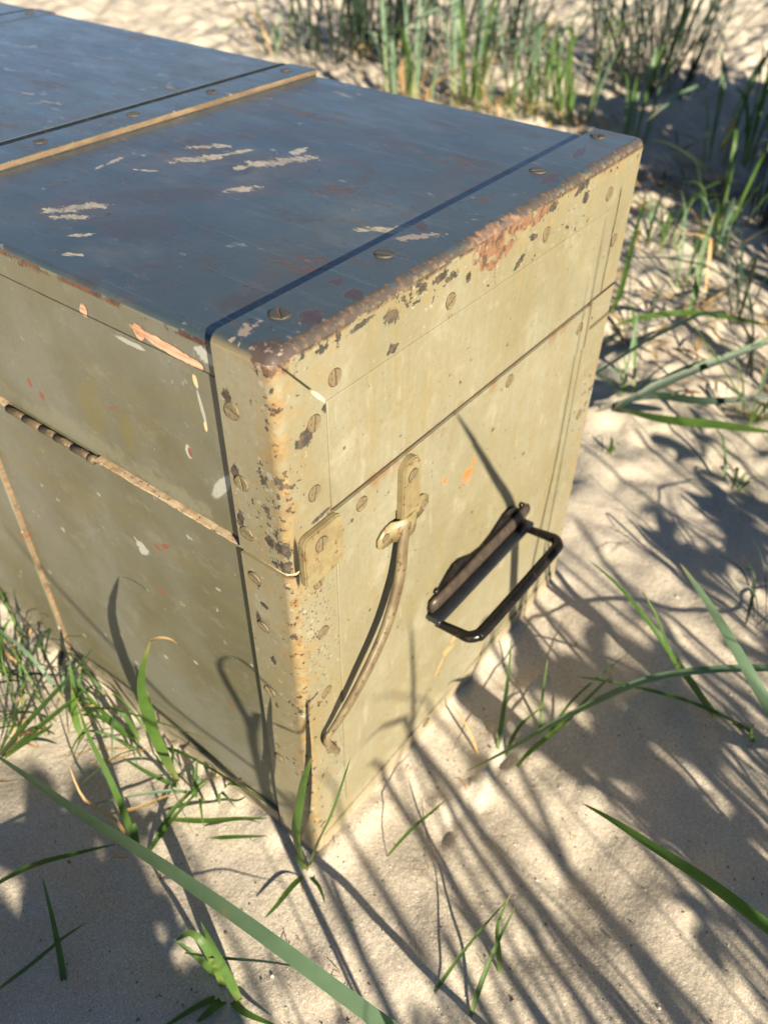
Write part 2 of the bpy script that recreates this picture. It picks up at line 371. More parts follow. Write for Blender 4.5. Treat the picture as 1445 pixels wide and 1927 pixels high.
def top_paint(name, band=False):  # weathered paint; dim grazing sun and sky blue are put into its colour
    g = NT(name)
    ys = (1.0, .28, 1.0)
    lo = g.noise(7, 4, .6); n1 = g.noise(60, 8, .66, stretch=ys); n2 = g.noise(130, 7, .62, offset=(7, 2, 1), stretch=(1, .45, 1))
    n3 = g.noise(260, 6, .6, offset=(1, 9, 4)); clus = g.noise(20, 3, .5, offset=(4, 4, 4)); scr = g.noise(70, 5, .6, stretch=(2.6, .16, 1), dist=.3)
    col = g.mix(g.rng(lo, .35, .65), (.030, .044, .052), (.060, .080, .088))
    col = g.mix(g.rng(g.noise(26, 6, .65, dist=.6), .48, .68, 0, .6), col, (.075, .060, .048))
    col = g.mix(g.rng(scr, .62, .70, 0, .28), col, (.12, .13, .13))
    brown = g.rng(g.math('ADD', n1, g.math('MULTIPLY', clus, .45)), .850, .872)
    col = g.mix(brown, col, (.085, .052, .040))
    tanf = g.rng(g.math('ADD', n2, g.math('MULTIPLY', g.noise(14, 3, offset=(9, 1, 2)), .5)), .945, .965)
    col = g.mix(tanf, col, (.26, .21, .15))
    drk = g.rng(g.math('ADD', n3, g.math('MULTIPLY', clus, .4)), .88, .90)
    col = g.mix(drk, col, (.025, .02, .018))
    flk = g.noise(150, 7, .7, offset=(2, 6, 3), stretch=(1, .3, 1)); far = g.t.nodes.new('ShaderNodeSeparateXYZ'); g.put(far.inputs[0], g.tc)
    wear = g.rng(far.outputs[1], .25, .35, 0, .045)
    fm = g.rng(g.math('ADD', flk, wear), .612, .632)
    col = g.mix(g.math('MULTIPLY', fm, .8), col, g.mix(g.rng(n3, .4, .6), (.030, .026, .024), (.10, .075, .055)))
    lt = g.rng(g.math('ADD', g.noise(110, 7, .72, offset=(8, 1, 3), stretch=(1, .35, 1)), wear), .652, .672)
    col = g.mix(g.math('MULTIPLY', lt, .7), col, (.22, .23, .22))
    col = g.mix(g.rng(g.noise(700, 3, .6), .35, .65, 0, .3), col, (.03, .035, .035))
    d2 = g.vec('DISTANCE', g.vec('MULTIPLY', g.tc, (0, 1, 1)), (0, 0.0, H))
    d3 = g.vec('DISTANCE', g.vec('MULTIPLY', g.tc, (1, 0, 1)), (0, 0, H))
    hgt = g.math('MULTIPLY', n3, .35)
    if band:
        # the olive paint of the end carries on round the rolled edge, worn to brown on the edge
        sx = g.t.nodes.new('ShaderNodeSeparateXYZ'); g.put(sx.inputs[0], g.tc)
        bare = g.math('MULTIPLY', g.rng(d2, .0056, .0044), g.rng(n2, .40, .47))
        olive = g.mix(g.rng(n1, .4, .6), (.15, .125, .06), (.19, .13, .06))
        zo = g.rng(g.math('MULTIPLY_ADD', g.math('SUBTRACT', n1, .5), .004, sx.outputs[2]), H - .0012, H - .0030)
        col = g.mix(zo, col, olive)
        # chips
        ch = g.mx(*[g.ell((x, y, H), (a, b, .01), an, 2, nz=n3, k=1.8) for x, y, a, b, an in
                    ((.0666, .0237, .0035, .0035, 0), (.062, .010, .005, .004, .3), (.0355, .011, .006, .005, .5), (.14, .03, .006, .003, .8), (.24, .012, .01, .004, .2), (.29, .02, .01, .003, .2))])
        col = g.mix(ch, col, (.06, .035, .028))
        tn = g.mx(g.ell((.128, .024, H), (.010, .0030, .01), -.6, 2, nz=n3, k=4.5), g.ell((.010, .024, H), (.007, .0025, .01), .2, 2, nz=n3, k=5))
        col = g.mix(tn, col, (.28, .21, .15))
        col = g.mix(bare, col, g.mix(g.rng(n3, .50, .66), (.045, .032, .025), (.13, .075, .045)))
        rst = g.ell((.165, .000, .3965), (.022, .008, .006), .0, 2, nz=n1, k=3)
        col = g.mix(g.math('MULTIPLY', rst, g.rng(n2, .42, .5)), col, g.mix(g.rng(n3, .42, .6), (.10, .06, .042), (.22, .115, .07)))
        crn = g.ell((.004, .004, .3990), (.011, .009, .007), nz=n2, k=2.6)
        col = g.mix(crn, col, g.mix(g.rng(n3, .54, .66), (.055, .035, .028), (.36, .28, .22)))
        hgt = g.math('SUBTRACT', hgt, g.math('MULTIPLY', g.mx(ch, g.math('MULTIPLY', bare, .4)), .6))
    else:
        T = [(.1790, .1600, .020, .0085, -.63), (.158, .171, .009, .004, -.3), (.1295, .1465, .012, .005, -.5), (.1483, .2046, .018, .0055, -.63),
             (.172, .193, .010, .003, -.4), (.0577, .195, .016, .006, -.6), (.047, .186, .010, .004, -.9), (.1173, .2389, .010, .002, .2), (.104, .2370, .004, .0018, .2), (.136, .0505, .016, .0042, -.85),
             (.035, .165, .006, .002, -.8), (.018, .1500, .006, .0018, -1.1), (.20, .165, .007, .004, 0), (.118, .21, .01, .0016, -1.1), (.17, .215, .014, .004, -.8)]
        nr = g.math('ADD', g.math('MULTIPLY', n2, .55), g.math('MULTIPLY', g.noise(420, 5, .7, stretch=(1, .6, 1)), .45))
        tm = g.mx(*[g.ell((x, y, .395), (a * .85, b * .8, .02), an, 2, nz=nr, k=6.5) for x, y, a, b, an in T])
        pk = g.mx(g.ell((.095, .175, .397), (.032, .012, .02), -.75, 2, nz=n1, k=1.0), g.ell((.060, .150, .397), (.020, .014, .02), -.9, 2, nz=n1, k=1.6),
                  g.ell((.150, .172, .397), (.014, .010, .02), -.7, 2, nz=n1, k=1.6), g.ell((.24, .17, .397), (.05, .013, .02), -.9, 2, nz=n1, k=4))
        stn = g.rng(g.math('ADD', g.noise(30, 7, .68, offset=(3, 8, 2), dist=.5), g.math('MULTIPLY', g.math('SUBTRACT', clus, .5), .5)), .56, .62, 0, .7)
        col = g.mix(stn, col, (.052, .040, .032))
        dust = g.rng(g.noise(17, 8, .7, offset=(1, 2, 9), stretch=(1, .5, 1)), .55, .72, 0, .5)
        col = g.mix(dust, col, (.125, .135, .13))
        halo = g.mx(*[g.ell((x, y, .395), (a * 1.7, b * 2.2, .02), an, 2, nz=nr, k=6, soft=.4) for x, y, a, b, an in T[:6]])
        col = g.mix(g.math('MULTIPLY', halo, .6), col, (.075, .055, .042))
        col = g.mix(g.math('MULTIPLY', pk, .8), col, (.045, .038, .033))
        col = g.mix(tm, col, g.mix(g.rng(nr, .42, .6), (.42, .35, .24), (.17, .13, .09)))
        zed = g.rng(d3, .0075, .005)
        col = g.mix(g.math('MULTIPLY', zed, g.rng(g.math('MULTIPLY_ADD', clus, .6, n1), .76, .80)), col, (.075, .028, .018))
        hgt = g.math('SUBTRACT', hgt, g.math('MULTIPLY', g.mx(tm, brown), .6))
    hgt = g.math('SUBTRACT', hgt, g.math('MULTIPLY', g.mx(drk, fm, g.rng(scr, .60, .66)), .3))
    rough = g.rng(n1, .35, .65, .27, .46)
    rough = g.mx(rough, g.math('MULTIPLY', brown, .6))
    if band: rough = g.mx(rough, g.math('MULTIPLY', g.mx(bare, crn), .75))
    return g.fin(col, rough, g.bump(hgt, .7, .0007), Specular_IOR_Level=.8, Coat_Weight=g.rng(g.mx(bare, crn), 0, .5, .45, .05) if band else .45, Coat_Roughness=.2)

M = {}
M['end'] = painted('khaki paint on end panel', 'end')
M['band'] = painted('worn khaki paint on metal band', 'band')
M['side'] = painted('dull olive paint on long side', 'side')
M['top'] = top_paint('weathered paint with blue grey skylit shade on lid')
M['topband'] = top_paint('weathered paint with blue grey skylit shade on lid band', True)

def simple(name, c1, c2, scale=60, rough=.6, c3=None, bumpd=.0004, stretch=None, spec=.5, metallic=0):
    g = NT(name); n = g.noise(scale, 6, .62, stretch=stretch)
    col = g.mix(g.rng(n, .38, .62), c1, c2)
    if c3: col = g.mix(g.rng(g.noise(scale * 2.1, 6, .6, offset=(3, 3, 3)), .58, .64), col, c3)
    return g.fin(col, rough, g.bump(n, .6, bumpd), Specular_IOR_Level=spec, Metallic=metallic)

M['wood'] = simple('bare splintered wood', (.50, .40, .27), (.30, .20, .11), 160, .8, (.12, .07, .035), .0008, (1, .25, 1))
M['dark'] = simple('dark hollow wood', (.015, .012, .009), (.03, .022, .015), 80, .9)
M['batten'] = simple('worn wooden batten edge', (.19, .13, .075), (.10, .066, .038), 140, .85, (.16, .07, .035), .0006, (.25, 1, 1))
M['hinge'] = simple('grimy brass hinge', (.13, .095, .052), (.085, .06, .036), 160, .6, (.22, .17, .1), .0005, None, .5, .2)
M['hinge2'] = simple('dark grimy hinge', (.105, .075, .042), (.07, .05, .032), 130, .6, (.2, .15, .08), .0005, None, .6, .3)
M['blackmetal'] = simple('chipped black lacquered metal', (.005, .005, .005), (.010, .009, .008), 90, .24, (.03, .018, .013), .0002, None, .3)
M['litmetal'] = simple('black metal with painted sunlit brown', (.035, .027, .022), (.065, .045, .031), 120, .42, (.03, .024, .02), .0004, None, .5)  # sunlight on the black handle roll is put into this brown
M['latch'] = simple('painted latch metal', (.225, .185, .095), (.18, .135, .07), 110, .42, (.14, .07, .035), .0005, None, .5)
M['darkstrip'] = simple('dark batten strip', (.008, .013, .018), (.016, .024, .03), 120, .7, (.05, .045, .04), .0006, None, .2)
M['ledge'] = simple('glossy black ledge', (.008, .010, .013), (.014, .016, .02), 60, .28, None, .0002, None, .8)
M['rod'] = simple('painted steel strap with rust', (.165, .13, .07), (.10, .068, .038), 110, .42, (.07, .035, .02), .0005, (1, 1, .3), .6)
M['screw'] = simple('painted screw head', (.175, .15, .09), (.14, .11, .065), 300, .6, (.13, .07, .035), .0004, None, .3)
M['screwtop'] = simple('blackened screw head', (.045, .055, .06), (.06, .055, .05), 300, .6, (.10, .06, .04), .0004, None, .3)
M['ring'] = simple('grimy ring round screw', (.13, .075, .035), (.06, .04, .022), 300, .7)

# ------------------------------------------------------------------ sand
rng = np.random.default_rng(4)
_perm = rng.permutation(512)
_g = rng.uniform(-1, 1, (512, 2)); _g /= np.linalg.norm(_g, axis=1)[:, None]
def perlin(x, y):
    xi = np.floor(x).astype(int); yi = np.floor(y).astype(int); xf = x - xi; yf = y - yi
    def gr(a, b, fx, fy):
        h = _perm[(_perm[a % 512] + b) % 512]; return _g[h, 0] * fx + _g[h, 1] * fy
    u = xf ** 3 * (xf * (xf * 6 - 15) + 10); v = yf ** 3 * (yf * (yf * 6 - 15) + 10)
    a = gr(xi, yi, xf, yf); b = gr(xi + 1, yi, xf - 1, yf); c = gr(xi, yi + 1, xf, yf - 1); d = gr(xi + 1, yi + 1, xf - 1, yf - 1)
    return (a * (1 - u) + b * u) * (1 - v) + (c * (1 - u) + d * u) * v
def sst(a, b, v):
    t = np.clip((v - a) / (b - a), 0, 1); return t * t * (3 - 2 * t)
def sand_h(x, y):
    x = np.asarray(x, float); y = np.asarray(y, float)
    far = sst(.38, .9, x + .35 * np.maximum(y - .3, 0))
    h = .016 * perlin(x * 3.1 + 5, y * 3.1) + .016 * perlin(x * 7.3, y * 7.3 + 9) * (0.4 + far)
    h += (.0068 + .0085 * far) * perlin(x * 17 + 3, y * 17)
    lump = perlin(x * 31 + 31, y * 31 + 7)
    h += .004 * perlin(x * 11 + 8, y * 11 + 3) + (.0036 + .0065 * far) * (lump - .35 * np.abs(lump)) + (.0005 + .0012 * far) * perlin(x * 75, y * 75)
    big = sst(1.9, 4.0, np.hypot(x, y))
    fl = sst(1.2, 2.2, x); h += fl * (.011 * perlin(x * 13 + 1, y * 13) + .009 * perlin(x * 24 + 1, y * 24 + 6))
    h += big * (.05 * perlin(x * 1.1 + 2, y * 1.1) + .03 * perlin(x * 2.7, y * 2.7 + 4) + .012 * perlin(x * 8, y * 8))
    h += .35 * sst(6, 25, np.hypot(x, y)) * perlin(x * .12 + .4, y * .12 + .7)
    # level against the trunk, a little sand banked along the foot of the sides
    dx = np.maximum(np.maximum(-x, x - W), 0); dy = np.maximum(np.maximum(-y, y - L), 0); d = np.hypot(dx, dy)
    h = h * sst(-.02, .10, d) 
    h += -.002 + .010 * np.exp(-(d / .016) ** 2) * np.clip(.45 + perlin(x * 19, y * 19) * 1.6 + perlin(x * 60, y * 60) * .5, 0, 1.6)
    # trodden hollow in front of the near corner
    h -= .012 * np.exp(-(((x - .075) / .05) ** 2 + ((y + .12) / .06) ** 2))
    h += .007 * np.exp(-(((x - .02) / .06) ** 2 + ((y + .10) / .05) ** 2))
    # small ridges of disturbed sand on the right of the near corner
    for a, b, r, k in ((.118, -.055, .010, .010), (.135, -.052, .007, .009), (.15, -.062, .012, -.008), (.16, -.05, .007, .008), (.105, -.07, .008, -.006), (.25, -.12, .012, .008), (.09, -.045, .010, .007), (.075, -.06, .008, -.006), (.22, -.045, .014, .007)):
        wx = x + .010 * perlin(x * 45, y * 45 + 2); wy = y + .010 * perlin(x * 45 + 9, y * 45)
        h += .7 * k * np.exp(-(((wx - a) / (r * 1.2)) ** 2 + ((wy - b) / (r * .7)) ** 2))
    return h
def axis(lo, hi, step, mid, mstep):
    out = list(np.arange(lo, hi, step)); st = step
    while out[-1] < 70:
        st = min(st * 1.03, mstep) if out[-1] < mid else st * 1.12
        out.append(out[-1] + st)
    low = []; st = step; v = lo
    while v > -70:
        st *= 1.03 if v > -.9 else 1.12
        v -= st; low.append(v)
    return np.array(low[::-1] + out)
xs = axis(-.32, .72, .0034, 3.6, .014); ys_ = axis(-.42, .50, .0034, 3.0, .016)
XX, YY = np.meshgrid(xs, ys_, indexing='ij')
ZZ = sand_h(XX, YY)
nx, ny = XX.shape
idx = np.arange(nx * ny).reshape(nx, ny)
quads = np.stack([idx[:-1, :-1], idx[1:, :-1], idx[1:, 1:], idx[:-1, 1:]], -1).reshape(-1, 4)
me = bpy.data.meshes.new('sand_ground')
me.vertices.add(nx * ny); me.vertices.foreach_set('co', np.stack([XX, YY, ZZ], -1).ravel())
me.loops.add(quads.size); me.loops.foreach_set('vertex_index', quads.ravel().astype(np.int32))
me.polygons.add(len(quads)); me.polygons.foreach_set('loop_start', (np.arange(len(quads)) * 4).astype(np.int32))
me.polygons.foreach_set('use_smooth', np.ones(len(quads), bool))
me.update(calc_edges=True)
g = NT('dry beach sand')
s1 = g.noise(1500, 3, .7); s2 = g.noise(700, 3, .6); s3 = g.noise(5, 4, .6); s4 = g.noise(40, 5, .6)
grain = g.voro(1700); grc = grain.outputs['Color']; sep = g.t.nodes.new('ShaderNodeSeparateColor'); g.put(sep.inputs[0], grc)
col = g.mix(g.rng(s3, .35, .65), (.52, .455, .370), (.47, .41, .335))
col = g.mix(g.rng(s4, .4, .7, 0, .35), col, (.39, .32, .25))
col = g.mix(g.rng(sep.outputs[0], .86, .95, 0, .75), col, (.20, .15, .115))
col = g.mix(g.rng(sep.outputs[1], .80, .95, 0, .8), col, (.80, .74, .66))
col = g.mix(g.rng(s1, .35, .65, .0, .4), col, (.42, .33, .25))
hh = g.math('ADD', g.math('MULTIPLY', s2, .7), g.math('MULTIPLY', grain.outputs['Distance'], -.5))
wv = g.noise(210, 3, .6)
M['sand'] = g.fin(col, .85, g.bump(hh, .45, .0005, g.bump(wv, .5, .0016)), Specular_IOR_Level=.35)
sand = link('sand_ground', me, M['sand']); tag(sand, 'pale dry beach sand, trodden and dappled with grass shadows', None, None, 'structure')

# ------------------------------------------------------------------ the trunk
T = empty('trunk', (W / 2, L / 2, 0))
tag(T, 'long khaki painted wooden trunk with blue grey lid and rusty metal corners, on the sand', 'trunk')
B0 = -.06
capsel = lambda mid, d: (abs(d.y) < .5 and mid.y < .001) or (abs(d.y) > .5)
# end cap of the base: corner bands wrap round the near corner
def cap(name, y0, y1, z0, z1, mat, toprnd, near=True, r=.0055):
    def sel(mid, d):
        if abs(d.z) > .5: return (mid.y < y0 + .001) if near else (mid.y > y1 - .001)
        if not toprnd: return False
        if mid.z < z1 - .001: return False
        if abs(d.y) > .5: return True
        return (mid.y < y0 + .001) if near else (mid.y > y1 - .001)
    return rbox(name, 0, W, y0, y1, z0, z1, mat, T, r, 5, sel)
base_cap = cap('base_corner_band', 0, .034, B0, SEAM - .0018, M['band'], False)
# lid cap has two colours: olive on its faces, painted skylit shade on its top
lc = cap('lid_corner_band', 0, .034, SEAM + .0014, H, M['band'], True)
lc.data.materials.append(M['topband'])
for p in lc.data.polygons:
    if p.normal.z > .35 and p.center.z > H - .008: p.material_index = 1
cap('base_corner_band', L - .034, L, B0, SEAM - .0018, M['band'], False, False)
cap('lid_corner_band', L - .034, L, SEAM + .0014, H, M['topband'], True, False)
# dark core seen through the gaps
rbox('core', .0075, W - .0075, .02, L - .02, B0, .392, M['dark'], T, .0005, 1)
# base body and lid body between the caps
longsel = lambda mid, d: abs(d.y) > .5
Y0, Y1 = .0370, L - .0370
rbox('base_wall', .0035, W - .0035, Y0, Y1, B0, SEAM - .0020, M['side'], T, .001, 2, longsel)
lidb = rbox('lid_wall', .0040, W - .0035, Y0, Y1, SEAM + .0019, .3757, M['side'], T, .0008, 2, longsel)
# the board on top of the lid, its olive edge chipped to bare wood
def topsel(mid, d): return abs(d.y) > .5 and mid.z > .39
for a_, b_, zt in ((Y0, .2762, .3943), (.3110, .6092, .3979), (.6440, Y1, .3979)):
    tb = rbox('lid_board', .0032, W - .0032, a_, b_, .3763, zt, M['side'], T, .0034, 4, topsel)
    tb.data.materials.append(M['top'])
    for p in tb.data.polygons:
        if p.normal.z > .5 and p.center.z > .385: p.material_index = 1
# splintered wood in the closing joint
def ragged(name, path, wd, ht, mat, seed, amp=.0006):
    """ragged wooden lip following a path of (x,y,z)"""
    rd = random.Random(seed); bm = bmesh.new(); rings = []
    pts = []
    for a, b in zip(path, path[1:]):
        a, b = Vector(a), Vector(b); n = max(2, int((b - a).length / .003))
        pts += [a.lerp(b, k / n) for k in range(n)]
    pts.append(Vector(path[-1])); a = b = c = 0.0
    for i, p in enumerate(pts):
        d = (pts[min(i + 1, len(pts) - 1)] - pts[max(i - 1, 0)]).normalized()
        o = d.cross(Vector((0, 0, 1))).normalized()
        if (o.x > 0 and abs(o.x) > .5) or (o.y > 0 and abs(o.y) > .7): o = -o
        a, b, c = [.62 * v + rd.uniform(-amp, amp) * .55 for v in (a, b, c)]
        out = wd + a
        rings.append([bm.verts.new(q) for q in (p - o * .004 + Vector((0, 0, ht + b)), p + o * (out - .0003) + Vector((0, 0, ht * .7 + b)),
                                                p + o * out, p + o * (out - .0004) - Vector((0, 0, ht * .8 + c)), p - o * .004 - Vector((0, 0, ht + c)))])
    for r1, r2 in zip(rings, rings[1:]):
        for k in range(4): bm.faces.new((r1[k], r1[k + 1], r2[k + 1], r2[k]))
    bmesh.ops.recalc_face_normals(bm, faces=bm.faces)
    return from_bm(name, bm, mat, T)
ragged('wooden_lip', [(.0022, .37, SEAM - .0006), (.0022, .236, SEAM - .0006)], .0009, .0010, M['wood'], 3)
ragged('wooden_lip', [(.0022, .150, SEAM - .0012), (.0022, .034, SEAM - .0006), (.0016, .0045, SEAM - .0004), (.0045, .0014, SEAM - .0004), (.03, .0014, SEAM - .0004)], .0008, .0009, M['wood'], 5, .0004)
# piano hinge knuckles
for k, (a, b) in enumerate(((.150, .1545), (.1555, .170), (.171, .186), (.187, .200), (.201, .2165), (.2175, .233))):
    me_ = tube_me('hinge_knuckle', [(.0016, a, .2788), (.0016, (a + b) / 2, .2789), (.0016, b, .2788)], .0023 if k else .0026, 12, sub=1)
    link('hinge_knuckle', me_, M['hinge2'] if k in (1, 3, 5) else M['hinge'], T, True)
STRAP = [(.0870, -.0055, .2600), (.0825, -.0065, .2476), (.0765, -.0090, .2255), (.0655, -.0105, .2021), (.0554, -.0110, .1876), (.0413, -.0105, .1710),
         (.0284, -.0085, .1546), (.0183, -.0062, .1424), (.0125, -.0050, .1365), (.0143, -.0042, .1255), (.0229, -.0036, .1072)]
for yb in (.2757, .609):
    rbox('dark_strip', .0035, W - .0035, yb + .0277, yb + .0351, .3900, .3979, M['darkstrip'], T, .0004, 1)  # dark strip added along the far edge of each top batten
# plates of the end
def epanel(name, x0, x1, z0, z1, proud, mat, bev=.0005):
    return rbox(name, x0, x1, -proud, .0015, z0, z1, mat, T, bev, 2, lambda mid, d: mid.y < 0)
epanel('lid_end_panel', .0300, .3047, .3045, H2, .0008, M['end'])
epanel('base_end_panel', .0325, .3035, .0325, .2700, .0009, M['end'])
epanel('lip_strip', .0315, .3060, .2685, .3022, .0019, M['end'], .0006)
epanel('foot_strip', .008, .340, -.04, .0175, .0012, M['band'])
# corner reinforcement with rounded corners
def rounded(x0, x1, z0, z1, r, n=5):
    o = []
    for cx, cz, a0 in ((x1 - r, z1 - r, 0), (x0 + r, z1 - r, 90), (x0 + r, z0 + r, 180), (x1 - r, z0 + r, 270)):
        for k in range(n + 1):
            a = R(a0 + 90 * k / n); o.append((cx + r * math.cos(a), cz + r * math.sin(a)))
    return o
plate('corner_plate', rounded(.0060, .0345, .2690, .3020, .0045), -.0040, -.0005, M['latch'], T, .0007)
# battens round the trunk, proud of lid and sides
for yb in (.2757, .609):
    rbox('top_batten', .0015, W - .0015, yb, yb + .0275, .3920, .3984, M['top'], T, .0008, 2)
    rbox('batten_edge', .002, W - .002, yb - .0007, yb - .0001, .3948, .3978, M['batten'], T, .0003, 1)
    rbox('lid_batten', -.0005, .0040, yb, yb + .0275, SEAM + .0010, .3945, M['side'], T, .0008, 2)
    rbox('base_batten', -.0005, .0040, yb, yb + .0275, B0, SEAM - .0030, M['side'], T, .0008, 2)
    rbox('batten_edge', .0003, .0045, yb - .0007, yb - .0001, B0, SEAM - .0032, M['batten'], T, .0003, 1)
rbox('foot_rail', .0005, .0045, .0363, .2740, B0, .0185, M['side'], T, .0008, 2)
rbox('foot_rail', .0005, .0045, .3040, .6070, B0, .0185, M['side'], T, .0008, 2)

# slotted screws: ring, two half heads
def screw_me(mat_head):
    bm = bmesh.new(); r = .0041; n = 20
    def disc(r0, z, ny=n): return [bm.verts.new((r0 * math.cos(2 * math.pi * k / ny), r0 * math.sin(2 * math.pi * k / ny), z)) for k in range(ny)]
    a = disc(.0045, 0.00003); b = disc(.0043, .00028); c = disc(.0041, .00010)
    for p, q in ((a, b), (b, c)):
        for k in range(n):
            f = bm.faces.new((p[k], p[(k + 1) % n], q[(k + 1) % n], q[k])); f.material_index = 1
    f = bm.faces.new(c); f.material_index = 1
    s = .00055
    for sg in (1, -1):
        top, low = [], []
        a0 = math.asin(s / r)
        for k in range(11):
            t = a0 + (math.pi - 2 * a0) * k / 10
            top.append(bm.verts.new((r * .94 * math.cos(t), sg * max(r * .94 * math.sin(t), s), .00045 + .0002 * math.sin(t)))); low.append(bm.verts.new((r * math.cos(t), sg * r * math.sin(t), 0.0001)))
        f = bm.faces.new(top)
        for k in range(10): bm.faces.new((top[k], low[k], low[k + 1], top[k + 1]))
        bm.faces.new((top[0], top[-1], low[-1], low[0]))
    bmesh.ops.recalc_face_normals(bm, faces=bm.faces)
    me = bpy.data.meshes.new('screw'); bm.to_mesh(me); bm.free()
    me.materials.append(mat_head); me.materials.append(M['ring'])
    for p in me.polygons: p.use_smooth = False
    return me
SC1 = screw_me(M['screw']); SC2 = screw_me(M['screwtop'])
rd = random.Random(11)
def screw(loc, n, ang, me=SC1, tilt=.05, s=1.0):
    o = bpy.data.objects.new('screw', me); C.objects.link(o); o.parent = T
    q = Vector(n).to_track_quat('Z', 'Y')
    o.rotation_mode = 'QUATERNION'
    o.rotation_quaternion = q @ Quaternion((0, 0, 1), ang) @ Quaternion((1, 0, 0), rd.uniform(-tilt, tilt))
    o.location = Vector(loc) - T.location; o.scale = (s, s, s)
    return o
E_ = (0, -1, 0); S_ = (-1, 0, 0); U_ = (0, 0, 1)
for x, z, y, a in ((.0365, .3747, 0, 1.6), (.0219, .3588, 0, 1.4), (.0196, .3211, 0, 1.3), (.0515, .2940, -.0019, .2), (.0180, .2925, -.0042, 1.5),
                   (.0190, .2630, 0, 1.9), (.1949, .2950, -.0019, 1.0), (.2207, .3774, 0, 1.4), (.0197, .2230, 0, .3), (.125, .3750, 0, .5), (.0197, .1700, 0, .6),
                   (.3, .377, 0, 1.0), (.0215, .11, 0, .8), (.323, .34, 0, 1.2), (.323, .2, 0, 1.2), (.288, .29, -.0019, .4), (.13, .012, -.0012, .4)):
    screw((x, y - .0001, z), E_, a)
for y, z, a in ((.0262, .366, 1.3), (.0262, .3264, .15), (.0275, .2945, 1.5), (.0262, .2643, 1.4), (.0245, .2283, 1.3), (.0262, .17, .6), (.0262, .10, .9)):
    screw((-.0001, y, z), S_, a + 1.57, SC1, .12)
for x, y, a in ((.0289, .0225, .9), (.1024, .0241, 1.9), (.326, .025, .4), (.2467, .0235, 2.4)):
    screw((x, y, H + .0001), U_, a, SC2, .05, 1.1)
for x in (.05, .1021, .175, .2466, .3249):
    for yb in (.291, .6245): screw((x, yb, .3985), U_, rd.uniform(0, 3), SC2)

# latch on the end: tongue, saddle with wings, sprung strap hanging down
tz = []
for k in range(9): a = math.pi * k / 8; tz.append((.0895 + .0078 * math.cos(a), .2935 + .0085 * math.sin(a)))
tz += [(.0817, .262), (.0975, .2595)]
ton = plate('latch_tongue', tz, -.0065, -.0020, M['latch'], T, .0008)
screw((.0895, -.0067, .2905), E_, .5)
def saddle():
    bm = bmesh.new(); prof = []
    for k in range(13):
        u = -1 + 2 * k / 12
        x = .0880 + u * .0235
        y = -.0028 - .0052 * max(0, 1 - (abs(u) / .42) ** 2) ** .6
        half = .0062 * math.sqrt(max(.06, 1 - max(0, abs(u) - .55) ** 2 / .205)) + .0012
        prof.append((x, y, half, u))
    fr = []; bk = []
    for x, y, h_, u in prof:
        zc = .2565 + (.001 * u)
        fr.append((bm.verts.new((x, y, zc + h_)), bm.verts.new((x, y, zc - h_)))); bk.append((bm.verts.new((x, y + .0014, zc + h_)), bm.verts.new((x, y + .0014, zc - h_))))
    for i in range(12):
        bm.faces.new((fr[i][0], fr[i + 1][0], fr[i + 1][1], fr[i][1])); bm.faces.new((bk[i][0], bk[i][1], bk[i + 1][1], bk[i + 1][0]))
        bm.faces.new((fr[i][0], bk[i][0], bk[i + 1][0], fr[i + 1][0])); bm.faces.new((fr[i][1], fr[i + 1][1], bk[i + 1][1], bk[i][1]))
    for i in (0, 12): bm.faces.new((fr[i][0], fr[i][1], bk[i][1], bk[i][0]))
    bmesh.ops.recalc_face_normals(bm, faces=bm.faces)
    return from_bm('latch_saddle', bm, M['latch'], T, True)
saddle()
for x in (.071, .107): screw((x, -.0030, .2560), E_, .3, SC1, .1, .7)
st = tube_me('latch_strap', STRAP,
             [.0040, .0042, .0044, .0046, .0045, .0043, .0040, .0032, .0028, .0028, .0022], 12, .62, up=(0, 1, 0), sub=5)
link('latch_strap', st, M['rod'], T, True)

# carrying handle: lobed back plate, raised front, ledge and the bail standing straight out
def lobes():
    o = []
    cx, cz = .1835, .1500
    for k in range(48):
        a = 2 * math.pi * k / 48; c, s = math.cos(a), math.sin(a)
        x = .0625 * (abs(c) ** .8) * (1 if c > 0 else -1)
        hgt = .0135 + .0145 * math.exp(-((abs(x) - .036) / .019) ** 2)
        z = hgt * (abs(s) ** .7) * (1 if s > 0 else -1)
        o.append((cx + x, cz + z))
    return o
handle = empty('handle', (.1835 - T.location.x, -T.location.y, .148)); handle.parent = T
plate('back_plate', lobes(), -.0030, -.0011, M['blackmetal'], handle, .0005)
hf = tube_me('hinge_roll', [(.122, -.0035, .1565), (.126, -.0042, .1570), (.1835, -.0042, .1570), (.241, -.0042, .1570), (.246, -.0035, .1565)], [.0035, .0062, .0064, .0062, .0035], 14, .5, up=(0, 1, 0), sub=3)
link('hinge_roll', hf, M['litmetal'], handle, True)
rbox('ledge', .1190, .2460, -.0125, -.0012, .1440, .1488, M['ledge'], handle, .0016, 3)
bl = tube_me('bail', [(.1225, -.0085, .1430), (.1225, -.0150, .1440), (.1225, -.0270, .1455), (.1230, -.0330, .1460), (.1275, -.0372, .1465), (.1340, -.0382, .1465),
                      (.1835, -.0385, .1465), (.2300, -.0382, .1465), (.2365, -.0372, .1465), (.2410, -.0330, .1460), (.2415, -.0270, .1455), (.2415, -.0150, .1440), (.2415, -.0085, .1430)],
             [.0028, .0031, .0036, .0040, .0042, .0042, .0042, .0042, .0042, .0040, .0036, .0031, .0028], 14, 1.0, sub=6)
link('bail', bl, M['blackmetal'], handle, True)
